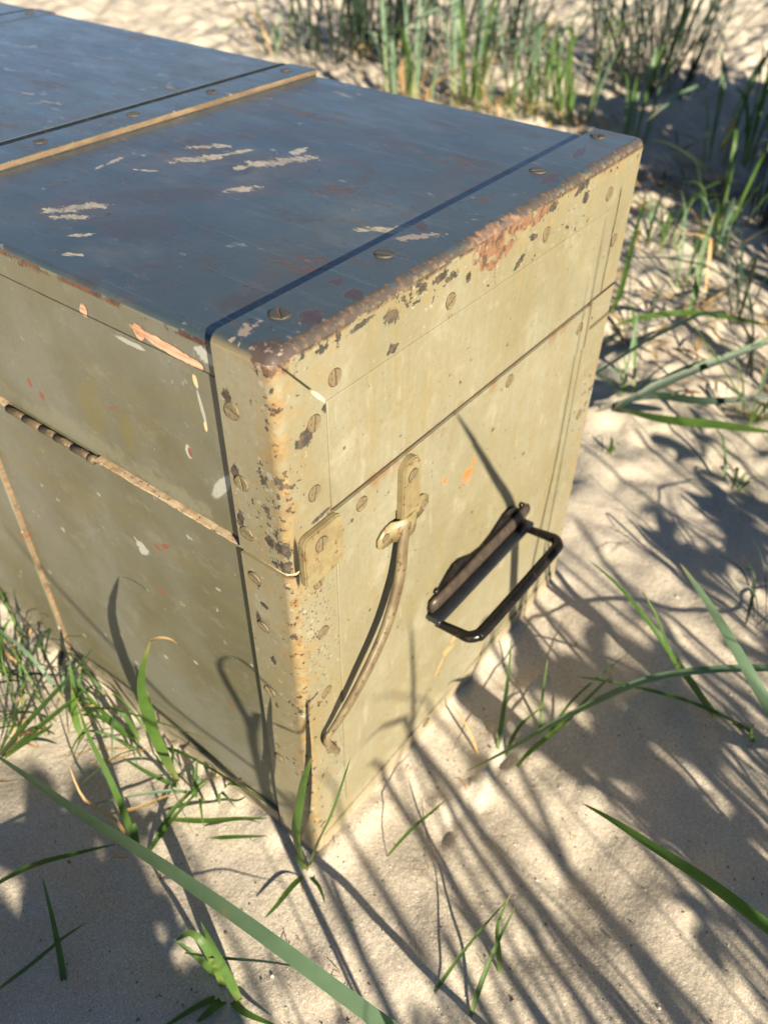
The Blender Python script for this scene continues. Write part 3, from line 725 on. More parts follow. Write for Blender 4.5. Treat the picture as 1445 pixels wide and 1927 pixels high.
def rivet(x, z):
    bm = bmesh.new(); bmesh.ops.create_uvsphere(bm, u_segments=12, v_segments=8, radius=.0024)
    for v in bm.verts: v.co = Vector((v.co.x + x, v.co.y * .6 - .0030, v.co.z + z))
    from_bm('rivet', bm, M['blackmetal'], handle, True)
for x in (.128, .239):
    rivet(x, .1655); 
for x in (.150, .217): rivet(x, .1355)

# ------------------------------------------------------------------ grass
def grass_mat(name, c1, c2, tipc=None, basec=None, trans=.35):
    g = NT(name)
    at = g.t.nodes.new('ShaderNodeAttribute'); at.attribute_name = 'along'
    al = at.outputs['Fac']
    rib = g.t.nodes.new('ShaderNodeAttribute'); rib.attribute_name = 'across'
    lines = g.math('MULTIPLY_ADD', g.math('SINE', g.math('MULTIPLY', rib.outputs['Fac'], 34.0)), .5, .5)
    col = g.mix(g.rng(g.noise(30, 4), .35, .65), c1, c2)
    col = g.mix(g.math('MULTIPLY', lines, .2), col, tuple(min(1, v * 1.7) for v in c2))
    col = g.mix(g.rng(g.noise(55, 4, .6), .66, .70, 0, .6), col, (.26, .20, .09))
    if basec: col = g.mix(g.rng(al, .22, .02), col, basec)
    if tipc: col = g.mix(g.math('MULTIPLY', g.rng(al, .86, 1.0), g.rng(g.noise(13, 2), .4, .6)), col, tipc)
    tr = g.t.nodes.new('ShaderNodeBsdfTranslucent'); g.put(tr.inputs[0], g.mix(1.0, col, (1.3, 1.5, .5), 'MULTIPLY'))
    mx = g.t.nodes.new('ShaderNodeMixShader'); mx.inputs[0].default_value = trans
    g.fin(col, .42, g.bump(lines, .35, .0003), Specular_IOR_Level=.5)
    g.t.links.new(g.b.outputs[0], mx.inputs[1]); g.t.links.new(tr.outputs[0], mx.inputs[2]); g.t.links.new(mx.outputs[0], g.out.inputs[0])
    return g.m
M['green'] = grass_mat('fresh green grass', (.045, .10, .018), (.085, .155, .03), (.35, .24, .09), (.22, .24, .08))
M['blue'] = grass_mat('blue green lyme grass', (.085, .145, .085), (.14, .215, .135), (.30, .26, .12), (.25, .27, .12), .25)
M['deep'] = grass_mat('dark green grass', (.012, .028, .016), (.022, .044, .026), None, (.05, .045, .02), .08)
M['dry'] = grass_mat('dry straw', (.42, .24, .10), (.50, .34, .17), None, None, .2)

def blade_me(pts, width, mat, prof=None, fold=.22, twist=0.0, seg=10, roll=0.0):
    """a grass leaf: folded strip swept through pts, tapering to its tip"""
    P = [Vector(p) for p in pts]; Q = []
    n = seg
    if len(P) == 2: P = [P[0], P[0].lerp(P[1], .5), P[1]]
    k = len(P) - 1
    for i in range(n + 1):
        f = i / n * k; j = min(int(f), k - 1); t = f - j
        p0 = P[max(j - 1, 0)]; p1 = P[j]; p2 = P[j + 1]; p3 = P[min(j + 2, k)]
        Q.append(.5 * ((2 * p1) + (p2 - p0) * t + (2 * p0 - 5 * p1 + 4 * p2 - p3) * t * t + (3 * p1 - p0 - 3 * p2 + p3) * t ** 3))
    V = []; al = []; ac = []
    side0 = None
    for i, q in enumerate(Q):
        t = i / n
        d = (Q[min(i + 1, n)] - Q[max(i - 1, 0)]).normalized()
        ref = Vector((0, 0, 1))
        s = d.cross(ref)
        if s.length < .12: s = d.cross(Vector((.6, .8, 0)))
        s.normalize()
        if side0 is not None:
            s = (side0 - d * side0.dot(d)).normalized()
        side0 = s
        u = s.cross(d).normalized()
        if twist or roll:
            qq = Quaternion(d, roll + twist * t); s = qq @ s; u = qq @ u
        if prof == 'both': w_ = math.sin(math.pi * min(max(t, .02), .98)) ** .7
        elif prof == 'stem': w_ = 1 - .5 * t
        else: w_ = min(1, .38 + t * 2.4) * (1 - t ** 2.2) ** .8 + .02
        hw = width * w_ / 2
        V += [q - s * hw + u * hw * fold, q, q + s * hw + u * hw * fold]
        al += [t] * 3; ac += [-1, 0, 1]
    F = []
    for i in range(n):
        a = i * 3; b = a + 3
        F += [(a, a + 1, b + 1, b), (a + 1, a + 2, b + 2, b + 1)]
    return V, F, al, ac

def mesh_from(name, parts, mats):
    V = []; F = []; A = []; Cc = []; MI = []
    for (v, f, al, ac), mi in parts:
        o = len(V); V += [tuple(p) for p in v]; F += [tuple(i + o for i in q) for q in f]; A += al; Cc += ac; MI += [mi] * len(f)
    me = bpy.data.meshes.new(name); me.from_pydata(V, [], F)
    a = me.attributes.new('along', 'FLOAT', 'POINT'); a.data.foreach_set('value', A)
    c = me.attributes.new('across', 'FLOAT', 'POINT'); c.data.foreach_set('value', Cc)
    for mm in mats: me.materials.append(mm)
    me.polygons.foreach_set('material_index', MI); me.polygons.foreach_set('use_smooth', [True] * len(F)); me.update()
    return me

def ground(v, dz=-.004):
    return Vector((v.x, v.y, float(sand_h(v.x, v.y)) + dz))

def lift(pts):
    return [pts[0]] + [Vector((p.x, p.y, max(p.z, float(sand_h(p.x, p.y)) + .002))) for p in pts[1:]]

def plant(name, label, blades, cat='grass', group=None):
    """one rooted plant: blades = list of (points in the world, width, material key, profile)"""
    base = Vector(blades[0][0][0])
    t = empty(name, base); tag(t, label, cat, group)
    for i, (pts, wd, mk, pf) in enumerate(blades):
        me = mesh_from('blade', [(blade_me(lift(pts), wd, mk, pf, seg=12), 0)], [M[mk]])
        link('blade', me, None, t)
    return t

def lone(name, label, pts, wd, mk, pf=None, fold=.22, cat='grass', group=None, seg=26, twist=0.0, roll=0.0):
    base = Vector(pts[0]); t = empty(name, base); tag(t, label, cat, group)
    part = 'blade' if mk != 'dry' else 'stem'
    me = mesh_from(part, [(blade_me(lift(pts), wd, mk, pf, fold, seg=seg, twist=twist, roll=roll), 0)], [M[mk]])
    link(part, me, None, t)
    return t

S = spot
def path(*a): return [S(*q) for q in a]
def rooted(*a):
    p = [S(*q) for q in a]; p[0] = ground(p[0]); return p

# --- big leaves in the foreground
lone('grass_plant', 'broad blue green grass leaf crossing the lower left foreground, tip at the left edge',
     [ground(Vector((-.03, -.33, 0)))] + path((1000, 2120, .04), (760, 1955, .075), (640, 1868, .095), (470, 1742, .115), (300, 1625, .12), (150, 1530, .11), (50, 1460, .098), (-30, 1405, .09)),
     .0105, 'blue', None, .07, 'grass', roll=.3)
lone('grass_plant', 'dark green grass leaf slanting into the lower right, its thin tip bent',
     [ground(Vector((.20, -.42, 0)))] + path((1640, 1900, .07), (1445, 1752, .10), (1330, 1665, .105), (1220, 1592, .10), (1150, 1545, .096), (1095, 1512, .09)), .0125, 'green', None, .35, 'grass')
lone('grass_plant', 'pale green pointed leaf standing up at the right edge, above the long leaning stalk',
     [ground(Vector((.42, -.30, 0)))] + path((1560, 1500, .03), (1450, 1335, .075), (1380, 1215, .10), (1325, 1125, .115), (1279, 1060, .125)), .0100, 'blue', None, .25, roll=1.2)
lone('grass_plant', 'long grey green stalk leaning low from the right edge, tip near the trunk',
     [ground(Vector((.60, -.22, 0)))] + path((1560, 1245, .045), (1445, 1258, .055), (1340, 1262, .055), (1240, 1275, .05), (1160, 1303, .045), (1050, 1358, .032), (950, 1415, .018), (876, 1452, .004)), .0092, 'blue', None, .3)
lone('grass_plant', 'thin green blade lying beside the long leaning stalk, ending near the footmarks', rooted((968, 1440, 0), (1000, 1412, .01), (1060, 1362, .02), (1110, 1310, .03), (1160, 1262, .04)), .0042, 'green')
lone('grass_plant', 'thin dark blade crossing under the pale leaf at the right', rooted((1430, 1380, 0), (1300, 1322, .02), (1180, 1290, .03), (1080, 1272, .034)), .004, 'green')
plant('grass_sprout', 'two bladed green sprout with a pale yellow foot, right of the handle', [
    (rooted((1358, 1358, 0), (1312, 1300, .02), (1268, 1240, .05), (1215, 1165, .075), (1160, 1100, .09), (1105, 1052, .095)), .0068, 'green', None),
    (rooted((1352, 1362, 0), (1300, 1290, .02), (1262, 1235, .06), (1235, 1160, .10), (1205, 1110, .12)), .0042, 'green', None),
    (rooted((1360, 1355, 0), (1400, 1370, .006), (1430, 1400, .008)), .004, 'green', None)])
plant('grass_sprout', 'small green sprout at the foot of the near trunk corner', [
    (rooted((577, 1638, 0), (556, 1580, .06), (563, 1515, .11), (573, 1465, .155), (588, 1422, .19)), .0068, 'green', None),
    (rooted((580, 1636, 0), (598, 1590, .05), (620, 1545, .10), (640, 1490, .15), (661, 1422, .205)), .0066, 'green', None),
    (rooted((575, 1640, 0), (550, 1668, .004), (520, 1705, .006), (498, 1728, .006)), .0042, 'green', None),
    (rooted((577, 1640, 0), (600, 1668, .004), (612, 1700, .006)), .003, 'green', None),
    (rooted((577, 1640, 0), (560, 1610, .012), (556, 1580, .03)), .004, 'green', None)])
plant('grass_sprout', 'upright green sprout with a bent straw tip, close to the trunk side', [
    (rooted((335, 1470, 0), (312, 1430, .05), (287, 1375, .095), (270, 1320, .14), (267, 1270, .175), (284, 1204, .215)), .0082, 'green', None),
    (rooted((330, 1465, 0), (300, 1400, .03), (288, 1350, .06), (277, 1300, .09)), .0050, 'green', None),
    (path((283, 1206, .214), (300, 1201, .216), (320, 1203, .214), (334, 1212, .208)), .0022, 'dry', None),
    (rooted((340, 1478, 0), (322, 1455, .02), (325, 1410, .04), (315, 1390, .05), (300, 1386, .052)), .0055, 'green', None),
    (rooted((345, 1482, 0), (280, 1455, .015), (230, 1425, .025)), .0042, 'green', None)])
plant('grass_sprout', 'splayed thin blades in the middle of the left foreground sand', [
    (rooted((262, 1618, 0), (245, 1560, .01), (222, 1500, .02), (195, 1440, .035), (165, 1380, .05), (142, 1310, .06)), .0050, 'green', None),
    (rooted((265, 1620, 0), (300, 1575, .006), (335, 1530, .01), (395, 1465, .02)), .0040, 'green', None),
    (rooted((262, 1622, 0), (220, 1545, .01), (160, 1505, .02), (130, 1440, .04)), .0026, 'dry', None),
    (rooted((262, 1618, 0), (254, 1560, .01), (256, 1550, .012)), .0045, 'green', None)])
plant('grass_sprout', 'low green tuft of narrow leaves against the left edge', [
    (rooted((-10, 1425, 0), (40, 1375, .02), (90, 1320, .04), (140, 1265, .055), (175, 1220, .07)), .0068, 'green', None),
    (rooted((-10, 1425, 0), (30, 1360, .03), (28, 1345, .05), (42, 1308, .07)), .0045, 'green', None),
    (rooted((-5, 1425, 0), (60, 1380, .015), (110, 1340, .03), (160, 1300, .04), (178, 1290, .042)), .0060, 'green', None),
    (rooted((-5, 1430, 0), (60, 1390, .01), (90, 1372, .014), (100, 1362, .015)), .0050, 'green', None),
    (rooted((-15, 1430, 0), (20, 1400, .02), (50, 1340, .05), (72, 1320, .06)), .0045, 'green', None),
    (rooted((-15, 1430, 0), (60, 1392, .006), (110, 1400, .006)), .0040, 'deep', None)])
plant('grass_sprout', 'two short yellow footed leaves left of the upright sprout', [
    (rooted((262, 1393, 0), (228, 1375, .01), (190, 1350, .02), (150, 1345, .022)), .0062, 'green', None),
    (rooted((157, 1392, 0), (146, 1365, .01), (140, 1335, .025), (138, 1290, .05), (130, 1240, .07)), .0058, 'green', None),
    (rooted((262, 1393, 0), (215, 1362, .015), (175, 1320, .04), (140, 1275, .06)), .0045, 'green', None)])
plant('grass_sprout', 'curled pale green leaf rising at the left edge below the trunk', [
    (rooted((4, 1262, 0), (3, 1220, .02), (4, 1190, .04), (22, 1163, .05)), .0062, 'green', None),
    (rooted((4, 1262, 0), (60, 1268, .006), (120, 1272, .006)), .0040, 'deep', None)])
plant('grass_sprout', 'green tuft near the bottom edge, half hidden by the broad leaf', [
    (rooted((420, 1860, 0), (410, 1820, .02), (385, 1775, .04), (358, 1755, .045), (330, 1772, .04)), .0070, 'green', None),
    (rooted((415, 1840, 0), (370, 1800, .02), (328, 1768, .03)), .0046, 'green', None),
    (rooted((455, 1890, 0), (430, 1840, .02), (405, 1790, .04), (378, 1735, .06)), .0058, 'green', None),
    (rooted((430, 1868, 0), (400, 1900, .006), (370, 1925, .006)), .0062, 'green', None),
    (rooted((425, 1870, 0), (380, 1890, .006), (300, 1940, .006)), .0046, 'green', None),
    (rooted((430, 1868, 0), (460, 1905, .006), (520, 1930, .005)), .0050, 'green', None),
    (path((348, 1793, .03), (420, 1803, .03), (520, 1812, .03), (640, 1838, .03)), .0020, 'deep', None)])
plant('grass_sprout', 'pair of thin crossing blades on the bare sand at bottom centre', [
    (rooted((942, 1835, 0), (938, 1790, .01), (936, 1740, .025), (960, 1682, .05)), .0034, 'green', None),
    (rooted((878, 1935, 0), (905, 1850, .01), (935, 1775, .025), (970, 1705, .04)), .0034, 'green', None),
    (rooted((792, 1900, 0), (850, 1820, .01), (900, 1755, .02), (962, 1685, .04)), .0024, 'green', None)])
plant('grass_sprout', 'few short blades in the sand below the handle', [
    (rooted((935, 1420, 0), (945, 1350, .015), (955, 1280, .03), (962, 1200, .05)), .0038, 'green', None),
    (rooted((1020, 1380, 0), (1018, 1330, .012), (1030, 1240, .04)), .0030, 'green', None),
    (rooted((945, 1425, 0), (975, 1370, .006), (1020, 1330, .012)), .0034, 'green', None),
    (rooted((1020, 1400, 0), (1075, 1320, .01), (1180, 1230, .03)), .0026, 'green', None),
    (rooted((905, 1425, 0), (880, 1370, .01), (845, 1320, .02)), .0022, 'dry', None)])
for lab, pts, wd, mk in (
    ('slim green blade lying level beside the near trunk corner, upper of two', [(312, 1541, .004), (380, 1545, .008), (450, 1541, .01), (506, 1540, .012)], .0044, 'green'),
    ('slim grey green blade lying level beside the near trunk corner, lower of two', [(395, 1577, .004), (450, 1575, .006), (505, 1573, .008)], .0032, 'green'),
    ('dark jointed stalk leaning in from the left edge over shaded sand', [(-20, 1672, .03), (60, 1630, .03), (150, 1605, .025), (222, 1588, .02)], .0042, 'green'),
    ('short upright blade standing in shaded sand at bottom left', [(127, 1880, 0), (118, 1820, .01), (100, 1730, .025), (80, 1650, .04)], .0042, 'green'),
    ('thin blade slanting up from the bottom left edge', [(-20, 1875, .01), (60, 1815, .015), (120, 1765, .02), (166, 1735, .02)], .0030, 'green'),
    ('very thin blade rising to the right below the trunk end', [(720, 1615, 0), (770, 1565, .015), (810, 1530, .02), (845, 1500, .025)], .0026, 'green'),
    ('orange dry stem lying left of the near corner', [(195, 1535, .008), (260, 1520, .01), (310, 1500, .01), (345, 1490, .01)], .0028, 'dry'),
    ('pinkish dry stem crossing the splayed thin blades', [(170, 1435, .012), (230, 1425, .012), (300, 1400, .012)], .0020, 'dry'),
    ('curled dry root on the sand under the broad leaf', [(210, 1600, .004), (222, 1612, .008), (235, 1614, .008), (246, 1607, .004)], .0022, 'dry'),
    ('short green leaf standing on the sand left of the trunk corner', [(366, 1504, 0), (368, 1470, .015), (372, 1425, .03)], .0040, 'green'),
    ('dark green blade lying at the foot of the trunk side', [(285, 1590, 0), (330, 1520, .01), (395, 1460, .012)], .0042, 'green'),
    ('bent straw stalk hanging in the grass right of the lid', [(1325, 560, .02), (1335, 470, .08), (1330, 446, .10), (1265, 436, .10)], .0050, 'dry'),
    ('orange straw lying on the sand by the right edge', [(1320, 578, .015), (1360, 552, .02), (1408, 526, .02)], .0070, 'dry'),
    ('light green blade leaning out from behind the right trunk edge', [(1150, 590, .06), (1170, 540, .09), (1192, 450, .13), (1218, 357, .17)], .0085, 'green'),
    ('long pale leaf arching right from behind the far lid corner', [(1345, 330, .03), (1310, 305, .10), (1265, 275, .13), (1220, 262, .14)], .0115, 'blue'),
    ('thin twig shaped leaf at the lower right margin', [(1420, 1400, 0), (1412, 1375, .01), (1420, 1358, .015)], .0045, 'green'),
):
    p = path(*pts)
    if pts[0][2] == 0: p[0] = ground(p[0])
    lone('grass_plant' if mk != 'dry' else 'dry_stalk', lab, p, wd, mk, None, .25, 'grass' if mk != 'dry' else 'straw', None, 14)

# --- random tufts
def tuft(x, y, n, h, spread, wd, mk, seed, label, dry=0, lean=(0, 0), group=None, name='grass_tuft', rad=.03, droop=.25):
    rd = random.Random(seed); base = ground(Vector((x, y, 0)), 0)
    t = empty(name, base); tag(t, label, 'grass', group)
    for i in range(n):
        a = rd.uniform(0, 2 * math.pi); rr = rad * math.sqrt(rd.random())
        b = ground(Vector((x + rr * math.cos(a), y + rr * math.sin(a), 0)))
        hh = h * rd.uniform(.35, 1.08); a2 = a + rd.uniform(-.9, .9); o = spread * hh * rd.uniform(.2, 1.5)
        dirv = Vector((math.cos(a2) * o + lean[0] * hh, math.sin(a2) * o + lean[1] * hh, 0))
        isdry = i < dry
        if isdry: hh *= .35; dirv *= 1.2
        tip = b + dirv * 1.15 + Vector((0, 0, hh * (1 - 2.0 * droop * rd.random() ** 2)))
        mid = b + dirv * .28 + Vector((0, 0, hh * .55)); m2 = b + dirv * .62 + Vector((0, 0, hh * .88))
        if not isdry and rd.random() < .35:
            m2 = b + dirv * .8 + Vector((0, 0, hh * .80)); tip = b + dirv * 1.9 + Vector((0, 0, hh * rd.uniform(.5, .78)))
        pts = [b, mid, m2, tip]
        k = 'dry' if isdry else (mk if mk == 'deep' or rd.random() < .75 else ('green' if mk != 'green' else 'blue'))
        me = mesh_from('blade', [(blade_me(pts, wd * rd.uniform(.35, 1.0), k, None, seg=8, twist=rd.uniform(-.8, .8)), 0)], [M[k]])
        link('blade', me, None, t)
    return t
G = [  # px, py of the foot; blades; height; spread; width; material; dry; radius; label
    (770, 200, 26, .36, .40, .013, 'blue', 10, .06, 'tall pale green tuft with orange dry foot, behind the middle of the lid'),
    (880, 190, 24, .32, .35, .012, 'blue', 4, .05, 'leafy tuft beside the yellow straw behind the lid'),
    (700, 110, 60, .36, .6, .011, 'deep', 2, .10, 'dark bushy tuft at the top edge above the lid batten'),
    (620, 112, 34, .34, .6, .011, 'deep', 2, .12, 'dark green tuft just behind the top batten end'),
    (520, 108, 12, .32, .45, .010, 'green', 3, .06, 'sparse tuft with a leaning blade, left of the batten end'),
    (830, 110, 50, .40, .8, .010, 'deep', 1, .18, 'wide dark tuft reaching the top edge behind the yellow straw'),
    (950, 120, 26, .38, .6, .011, 'deep', 1, .14, 'dark shaded tuft at the top, right of the straw'),
    (1000, 210, 26, .28, .4, .0085, 'green', 4, .06, 'bright thin tuft behind the back edge of the lid'),
    (1065, 232, 24, .24, .4, .0085, 'green', 3, .05, 'bright short tuft close to the far lid corner'),
    (935, 225, 22, .20, .45, .0085, 'green', 7, .05, 'short yellow green tuft hugging the back lid edge'),
    (1180, 262, 8, .24, .25, .010, 'green', 0, .04, 'thin tuft standing in shade behind the far lid corner'),
    (1235, 165, 120, .42, 1.15, .0075, 'deep', 0, .12, 'large dark green bush of grass against the sunlit sand, top right'),
    (1140, 140, 26, .44, .7, .008, 'deep', 0, .10, 'dark grass clump left of the large dark bush'),
    (1345, 300, 9, .36, .30, .014, 'blue', 3, .04, 'tall pale tuft with broad leaves near the right edge'),
    (1405, 300, 8, .28, .35, .013, 'green', 2, .04, 'bright green tuft against the right edge'),
    (1345, 465, 12, .30, .6, .009, 'green', 3, .02, 'green tuft on the dry debris right of the trunk'),
    (1430, 430, 14, .26, .5, .010, 'deep', 1, .03, 'dark green tuft at the right edge, level with the dry debris'),
    (1245, 460, 14, .13, .8, .007, 'green', 1, .03, 'small spreading tuft beside the right lid edge'),
    (1430, 700, 12, .18, .9, .008, 'deep', 0, .03, 'dark low tuft at the right edge, half way down'),
    (1200, 640, 8, .09, 1.1, .006, 'deep', 0, .02, 'low dark tuft close to the right trunk edge in dappled shade'),
    (1290, 545, 10, .16, .9, .006, 'green', 2, .02, 'loose tuft between the bent straw and the orange straw'),
    (1395, 610, 10, .18, .9, .007, 'deep', 1, .02, 'dark loose tuft under the orange straw near the right edge'),
    (1180, 760, 9, .10, 1.2, .006, 'green', 1, .015, 'small splayed tuft where the crossing leaves meet the trunk edge'),
    (1200, 480, 9, .12, .9, .006, 'deep', 2, .02, 'low dark tuft behind the leaning blade at the right trunk edge'),
    (120, 1345, 16, .075, .9, .0042, 'green', 2, .02, 'tangled fine tuft in front of the trunk side, right of the left edge tuft'),
    (290, 1400, 12, .05, 1.2, .0036, 'green', 2, .015, 'little splayed tuft just left of the upright sprout'),
    (400, 1490, 9, .04, 1.2, .0032, 'green', 1, .012, 'very small tuft at the trunk foot between sprout and near corner'),
    (20, 1240, 14, .08, .9, .0045, 'green', 2, .02, 'bright sprigs under the trunk side at the far left edge'),
    (1400, 780, 10, .14, 1.1, .006, 'green', 1, .02, 'splayed tuft at the right edge above the tiny sprig'),
    (1140, 850, 6, .05, 1.1, .0045, 'green', 0, .01, 'tiny sprig in the dappled sand by the lower right trunk edge'),
    (1440, 1200, 12, .10, .8, .004, 'deep', 0, .02, 'fine dark sprigs at the right edge above the pale leaf'),
    (30, 1350, 12, .06, 1.0, .004, 'green', 1, .02, 'fine low green sprigs under the trunk side at the left edge'),
    (215, 1345, 12, .05, 1.2, .0035, 'green', 1, .02, 'fine green sprigs between the left tuft and the trunk'),
    (75, 1270, 10, .06, 1.2, .004, 'deep', 1, .02, 'dark shaded sprigs close to the trunk foot at far left'),
    (1385, 905, 6, .05, .8, .0045, 'green', 0, .01, 'tiny sprig on the pale sand at the right edge'),
]
for i, (px, py, n, h, sp, wd, mk, dr, ra, lab) in enumerate(G):
    p = S(px, py)
    tuft(p.x, p.y, n, h, sp, wd, mk, 40 + i, lab, dr, rad=ra)
# crossing leaves on the dappled sand right of the trunk
X_ = [([(1165, 770, .02), (1250, 790, .04), (1350, 800, .05), (1460, 815, .06)], .0085, 'green', 'pale edged leaf lying level on the sand, lowest right of the trunk'),
      ([(1150, 775, .02), (1200, 745, .04), (1300, 700, .06), (1460, 640, .09)], .0075, 'deep', 'dark leaf rising to the right across the dappled sand'),
      ([(1460, 860, .03), (1390, 745, .06), (1330, 650, .09), (1265, 560, .11)], .0080, 'green', 'blue green leaf crossing downwards at right, longest of the crossing leaves'),
      ([(1150, 615, .03), (1220, 595, .05), (1320, 590, .06), (1460, 615, .07)], .0070, 'green', 'slim level leaf right of the trunk, above the crossing'),
      ([(1200, 740, .03), (1280, 700, .05), (1370, 672, .06), (1460, 630, .07)], .0085, 'blue', 'pale broad leaf ending near the trunk edge at half height'),
      ([(1120, 775, .02), (1220, 745, .03), (1330, 755, .04), (1460, 745, .05)], .0075, 'deep', 'dark level leaf touching the trunk edge'),
      ([(1290, 590, .03), (1306, 560, .05), (1320, 480, .10), (1345, 400, .15)], .0075, 'green', 'upright leaf in the middle of the crossing leaves'),
      ([(1380, 500, .02), (1420, 520, .05), (1460, 540, .06)], .0090, 'deep', 'dark leaf end beside the straw at the right edge')]
for pts, wd, mk, lab in X_:
    lone('grass_plant', lab, path(*pts), wd * 1.25, mk, 'both', .2, 'grass', 'crossing leaves right of the trunk', 16, roll=.7)

# dry debris heap right of the far corner, and behind the lid
def litter(name, label, cx, cy, n, sx, sy, seed, ln=(.03, .09), lw=(.003, .007)):
    rd = random.Random(seed); parts = []
    for i in range(n):
        x = cx + rd.gauss(0, sx); y = cy + rd.gauss(0, sy); a = rd.uniform(0, math.pi); l = rd.uniform(*ln)
        z0 = float(sand_h(x, y)) + (rd.uniform(.001, .018) if ln[1] > .02 else .0008)
        d = Vector((math.cos(a), math.sin(a), rd.uniform(-.12, .25))) * l
        p = Vector((x, y, z0))
        parts.append((blade_me([p - d * .5, p + Vector((rd.uniform(-.004, .004), rd.uniform(-.004, .004), rd.uniform(0, .006))), p + d * .5], rd.uniform(*lw), 'dry', 'both', seg=4), 0 if rd.random() < .7 else 1))
    me = mesh_from(name, parts, [M['dry'], M['brown']]); o = link(name, me); tag(o, label, 'straw', None, 'stuff'); return o
M['brown'] = simple('rotting brown leaf', (.10, .055, .03), (.18, .09, .045), 60, .8)
p = S(1300, 350); litter('dry_litter', 'heap of dry orange and brown grass litter right of the far lid corner', p.x, p.y, 170, .075, .12, 3)
p = S(900, 215); litter('dry_litter', 'dry orange litter among the tufts behind the lid', p.x, p.y, 200, .13, .28, 4)
p = S(1290, 620); litter('dry_litter', 'thin scatter of dry stems under the crossing leaves', p.x, p.y, 60, .09, .12, 8, (.02, .06))
p = S(700, 1750); litter('dry_litter', 'few tiny dry stem pieces on the foreground sand', p.x, p.y, 40, .10, .08, 9, (.003, .012), (.0004, .0012))
p = S(30, 1390); litter('dry_litter', 'few brown bits of litter at the left edge', p.x, p.y, 10, .03, .03, 5, (.01, .03), (.001, .003))
p = S(870, 100, .02)
lone('dry_stalk', 'bright yellow dry straw lying behind the lid', path((795, 116, .06), (850, 108, .06), (880, 103, .06)), .018, 'straw' if 'straw' in M else 'dry', 'both', .2, 'straw')

def grit(n, seed):
    rd = random.Random(seed); V = []; F = []; MI = []
    for i in range(n):
        x = rd.uniform(-.3, .65); y = rd.uniform(-.40, .30)
        if -.004 < x < W + .004 and y > -.004: continue
        r = rd.uniform(.0004, .0011) * (1.8 if rd.random() < .06 else 1); z = float(sand_h(x, y)); a0 = rd.uniform(0, 6.28); o = len(V)
        for k in range(5):
            a = a0 + k * 1.2566; q = r * rd.uniform(.6, 1.1); V.append((x + q * math.cos(a), y + q * math.sin(a), z + rd.uniform(0, .0003)))
        V.append((x, y, z + r * .7))
        for k in range(5): F.append((o + k, o + (k + 1) % 5, o + 5)); MI.append(0 if i % 3 else 1)
    me = bpy.data.meshes.new('shell_grit'); me.from_pydata(V, [], F); me.materials.append(M['gritdark']); me.materials.append(M['gritpale'])
    me.polygons.foreach_set('material_index', MI); o = link('shell_grit', me); tag(o, 'scattered dark grains and pale shell bits on the sand', None, None, 'stuff')
M['gritdark'] = simple('dark grit', (.12, .09, .07), (.2, .15, .11), 300, .8)
M['gritpale'] = simple('pale shell', (.65, .58, .5), (.5, .42, .34), 300, .5)
grit(2600, 77)

# --- unseen grass behind and beside the viewpoint, with plants added for their shadows
def field(name, label, spots, seed):
    rd = random.Random(seed); parts = []
    for x, y, n, h, wd, rad, sp in spots:
        for i in range(n):
            a = rd.uniform(0, 2 * math.pi); rr = rad * math.sqrt(rd.random())
            b = ground(Vector((x + rr * math.cos(a), y + rr * math.sin(a), 0)))
            hh = h * rd.uniform(.5, 1.05); a2 = rd.uniform(0, 2 * math.pi); o = sp * hh * rd.uniform(.1, 1)
            dv = Vector((math.cos(a2) * o, math.sin(a2) * o, 0))
            tip = b + dv + Vector((0, 0, hh * rd.uniform(.7, 1)))
            parts.append((blade_me([b, b + dv * .2 + Vector((0, 0, hh * .5)), b + dv * .55 + Vector((0, 0, hh * .85)), tip], wd * rd.uniform(.5, 1.2), 0, None, seg=6, twist=rd.uniform(-1, 1)), 0))
    me = mesh_from(name, parts, [M['green']]); o = link(name, me); tag(o, label, 'grass', None, 'stuff'); return o
def cast(x, z, d, zlift=.444):
    """point at distance d in front of the end whose shadow falls at x, z on it"""
    return Vector((x - .4557 * d, -d, z + zlift * d))
D_ = tosun
def toward(p, k): return Vector(p) + D_ * k
extra = [([Vector((.155, -.36, -.01)), cast(.262, .02, .34), cast(.235, .15, .345), cast(.19, .225, .35), cast(.134, .306, .35)], .013, 1.35),  # unseen blades added so that chosen blade shadows fall on the trunk
         ([Vector((.16, -.31, -.01)), cast(.306, .05, .30), cast(.305, .2, .30), cast(.3, .37, .30)], .006, 1.2),
         ([Vector((.15, -.31, -.01)), cast(.285, .05, .30), cast(.293, .18, .30), cast(.290, .33, .30)], .003, 0),
         ([Vector((-.29, .03, -.02)), toward((0, .05, .02), .62), toward((0, .14, .055), .62), toward((0, .24, .10), .62), toward((0, .31, .15), .62)], .005, 0),
         ([Vector((-.115, -.22, -.02)), toward((0, .047, .07), .3), toward((0, .047, .11), .3), toward((0, .066, .150), .3), toward((0, .060, .168), .3), toward((0, .045, .178), .3), toward((0, .018, .172), .3)], .0050, .9),
         ([Vector((-.112, -.225, -.02)), toward((0, .045, .065), .3), toward((0, .040, .12), .3), toward((0, .030, .135), .3), toward((0, .006, .145), .3), toward((0, -.006, .165), .3), toward((0, -.012, .19), .3)], .0060, .9)]
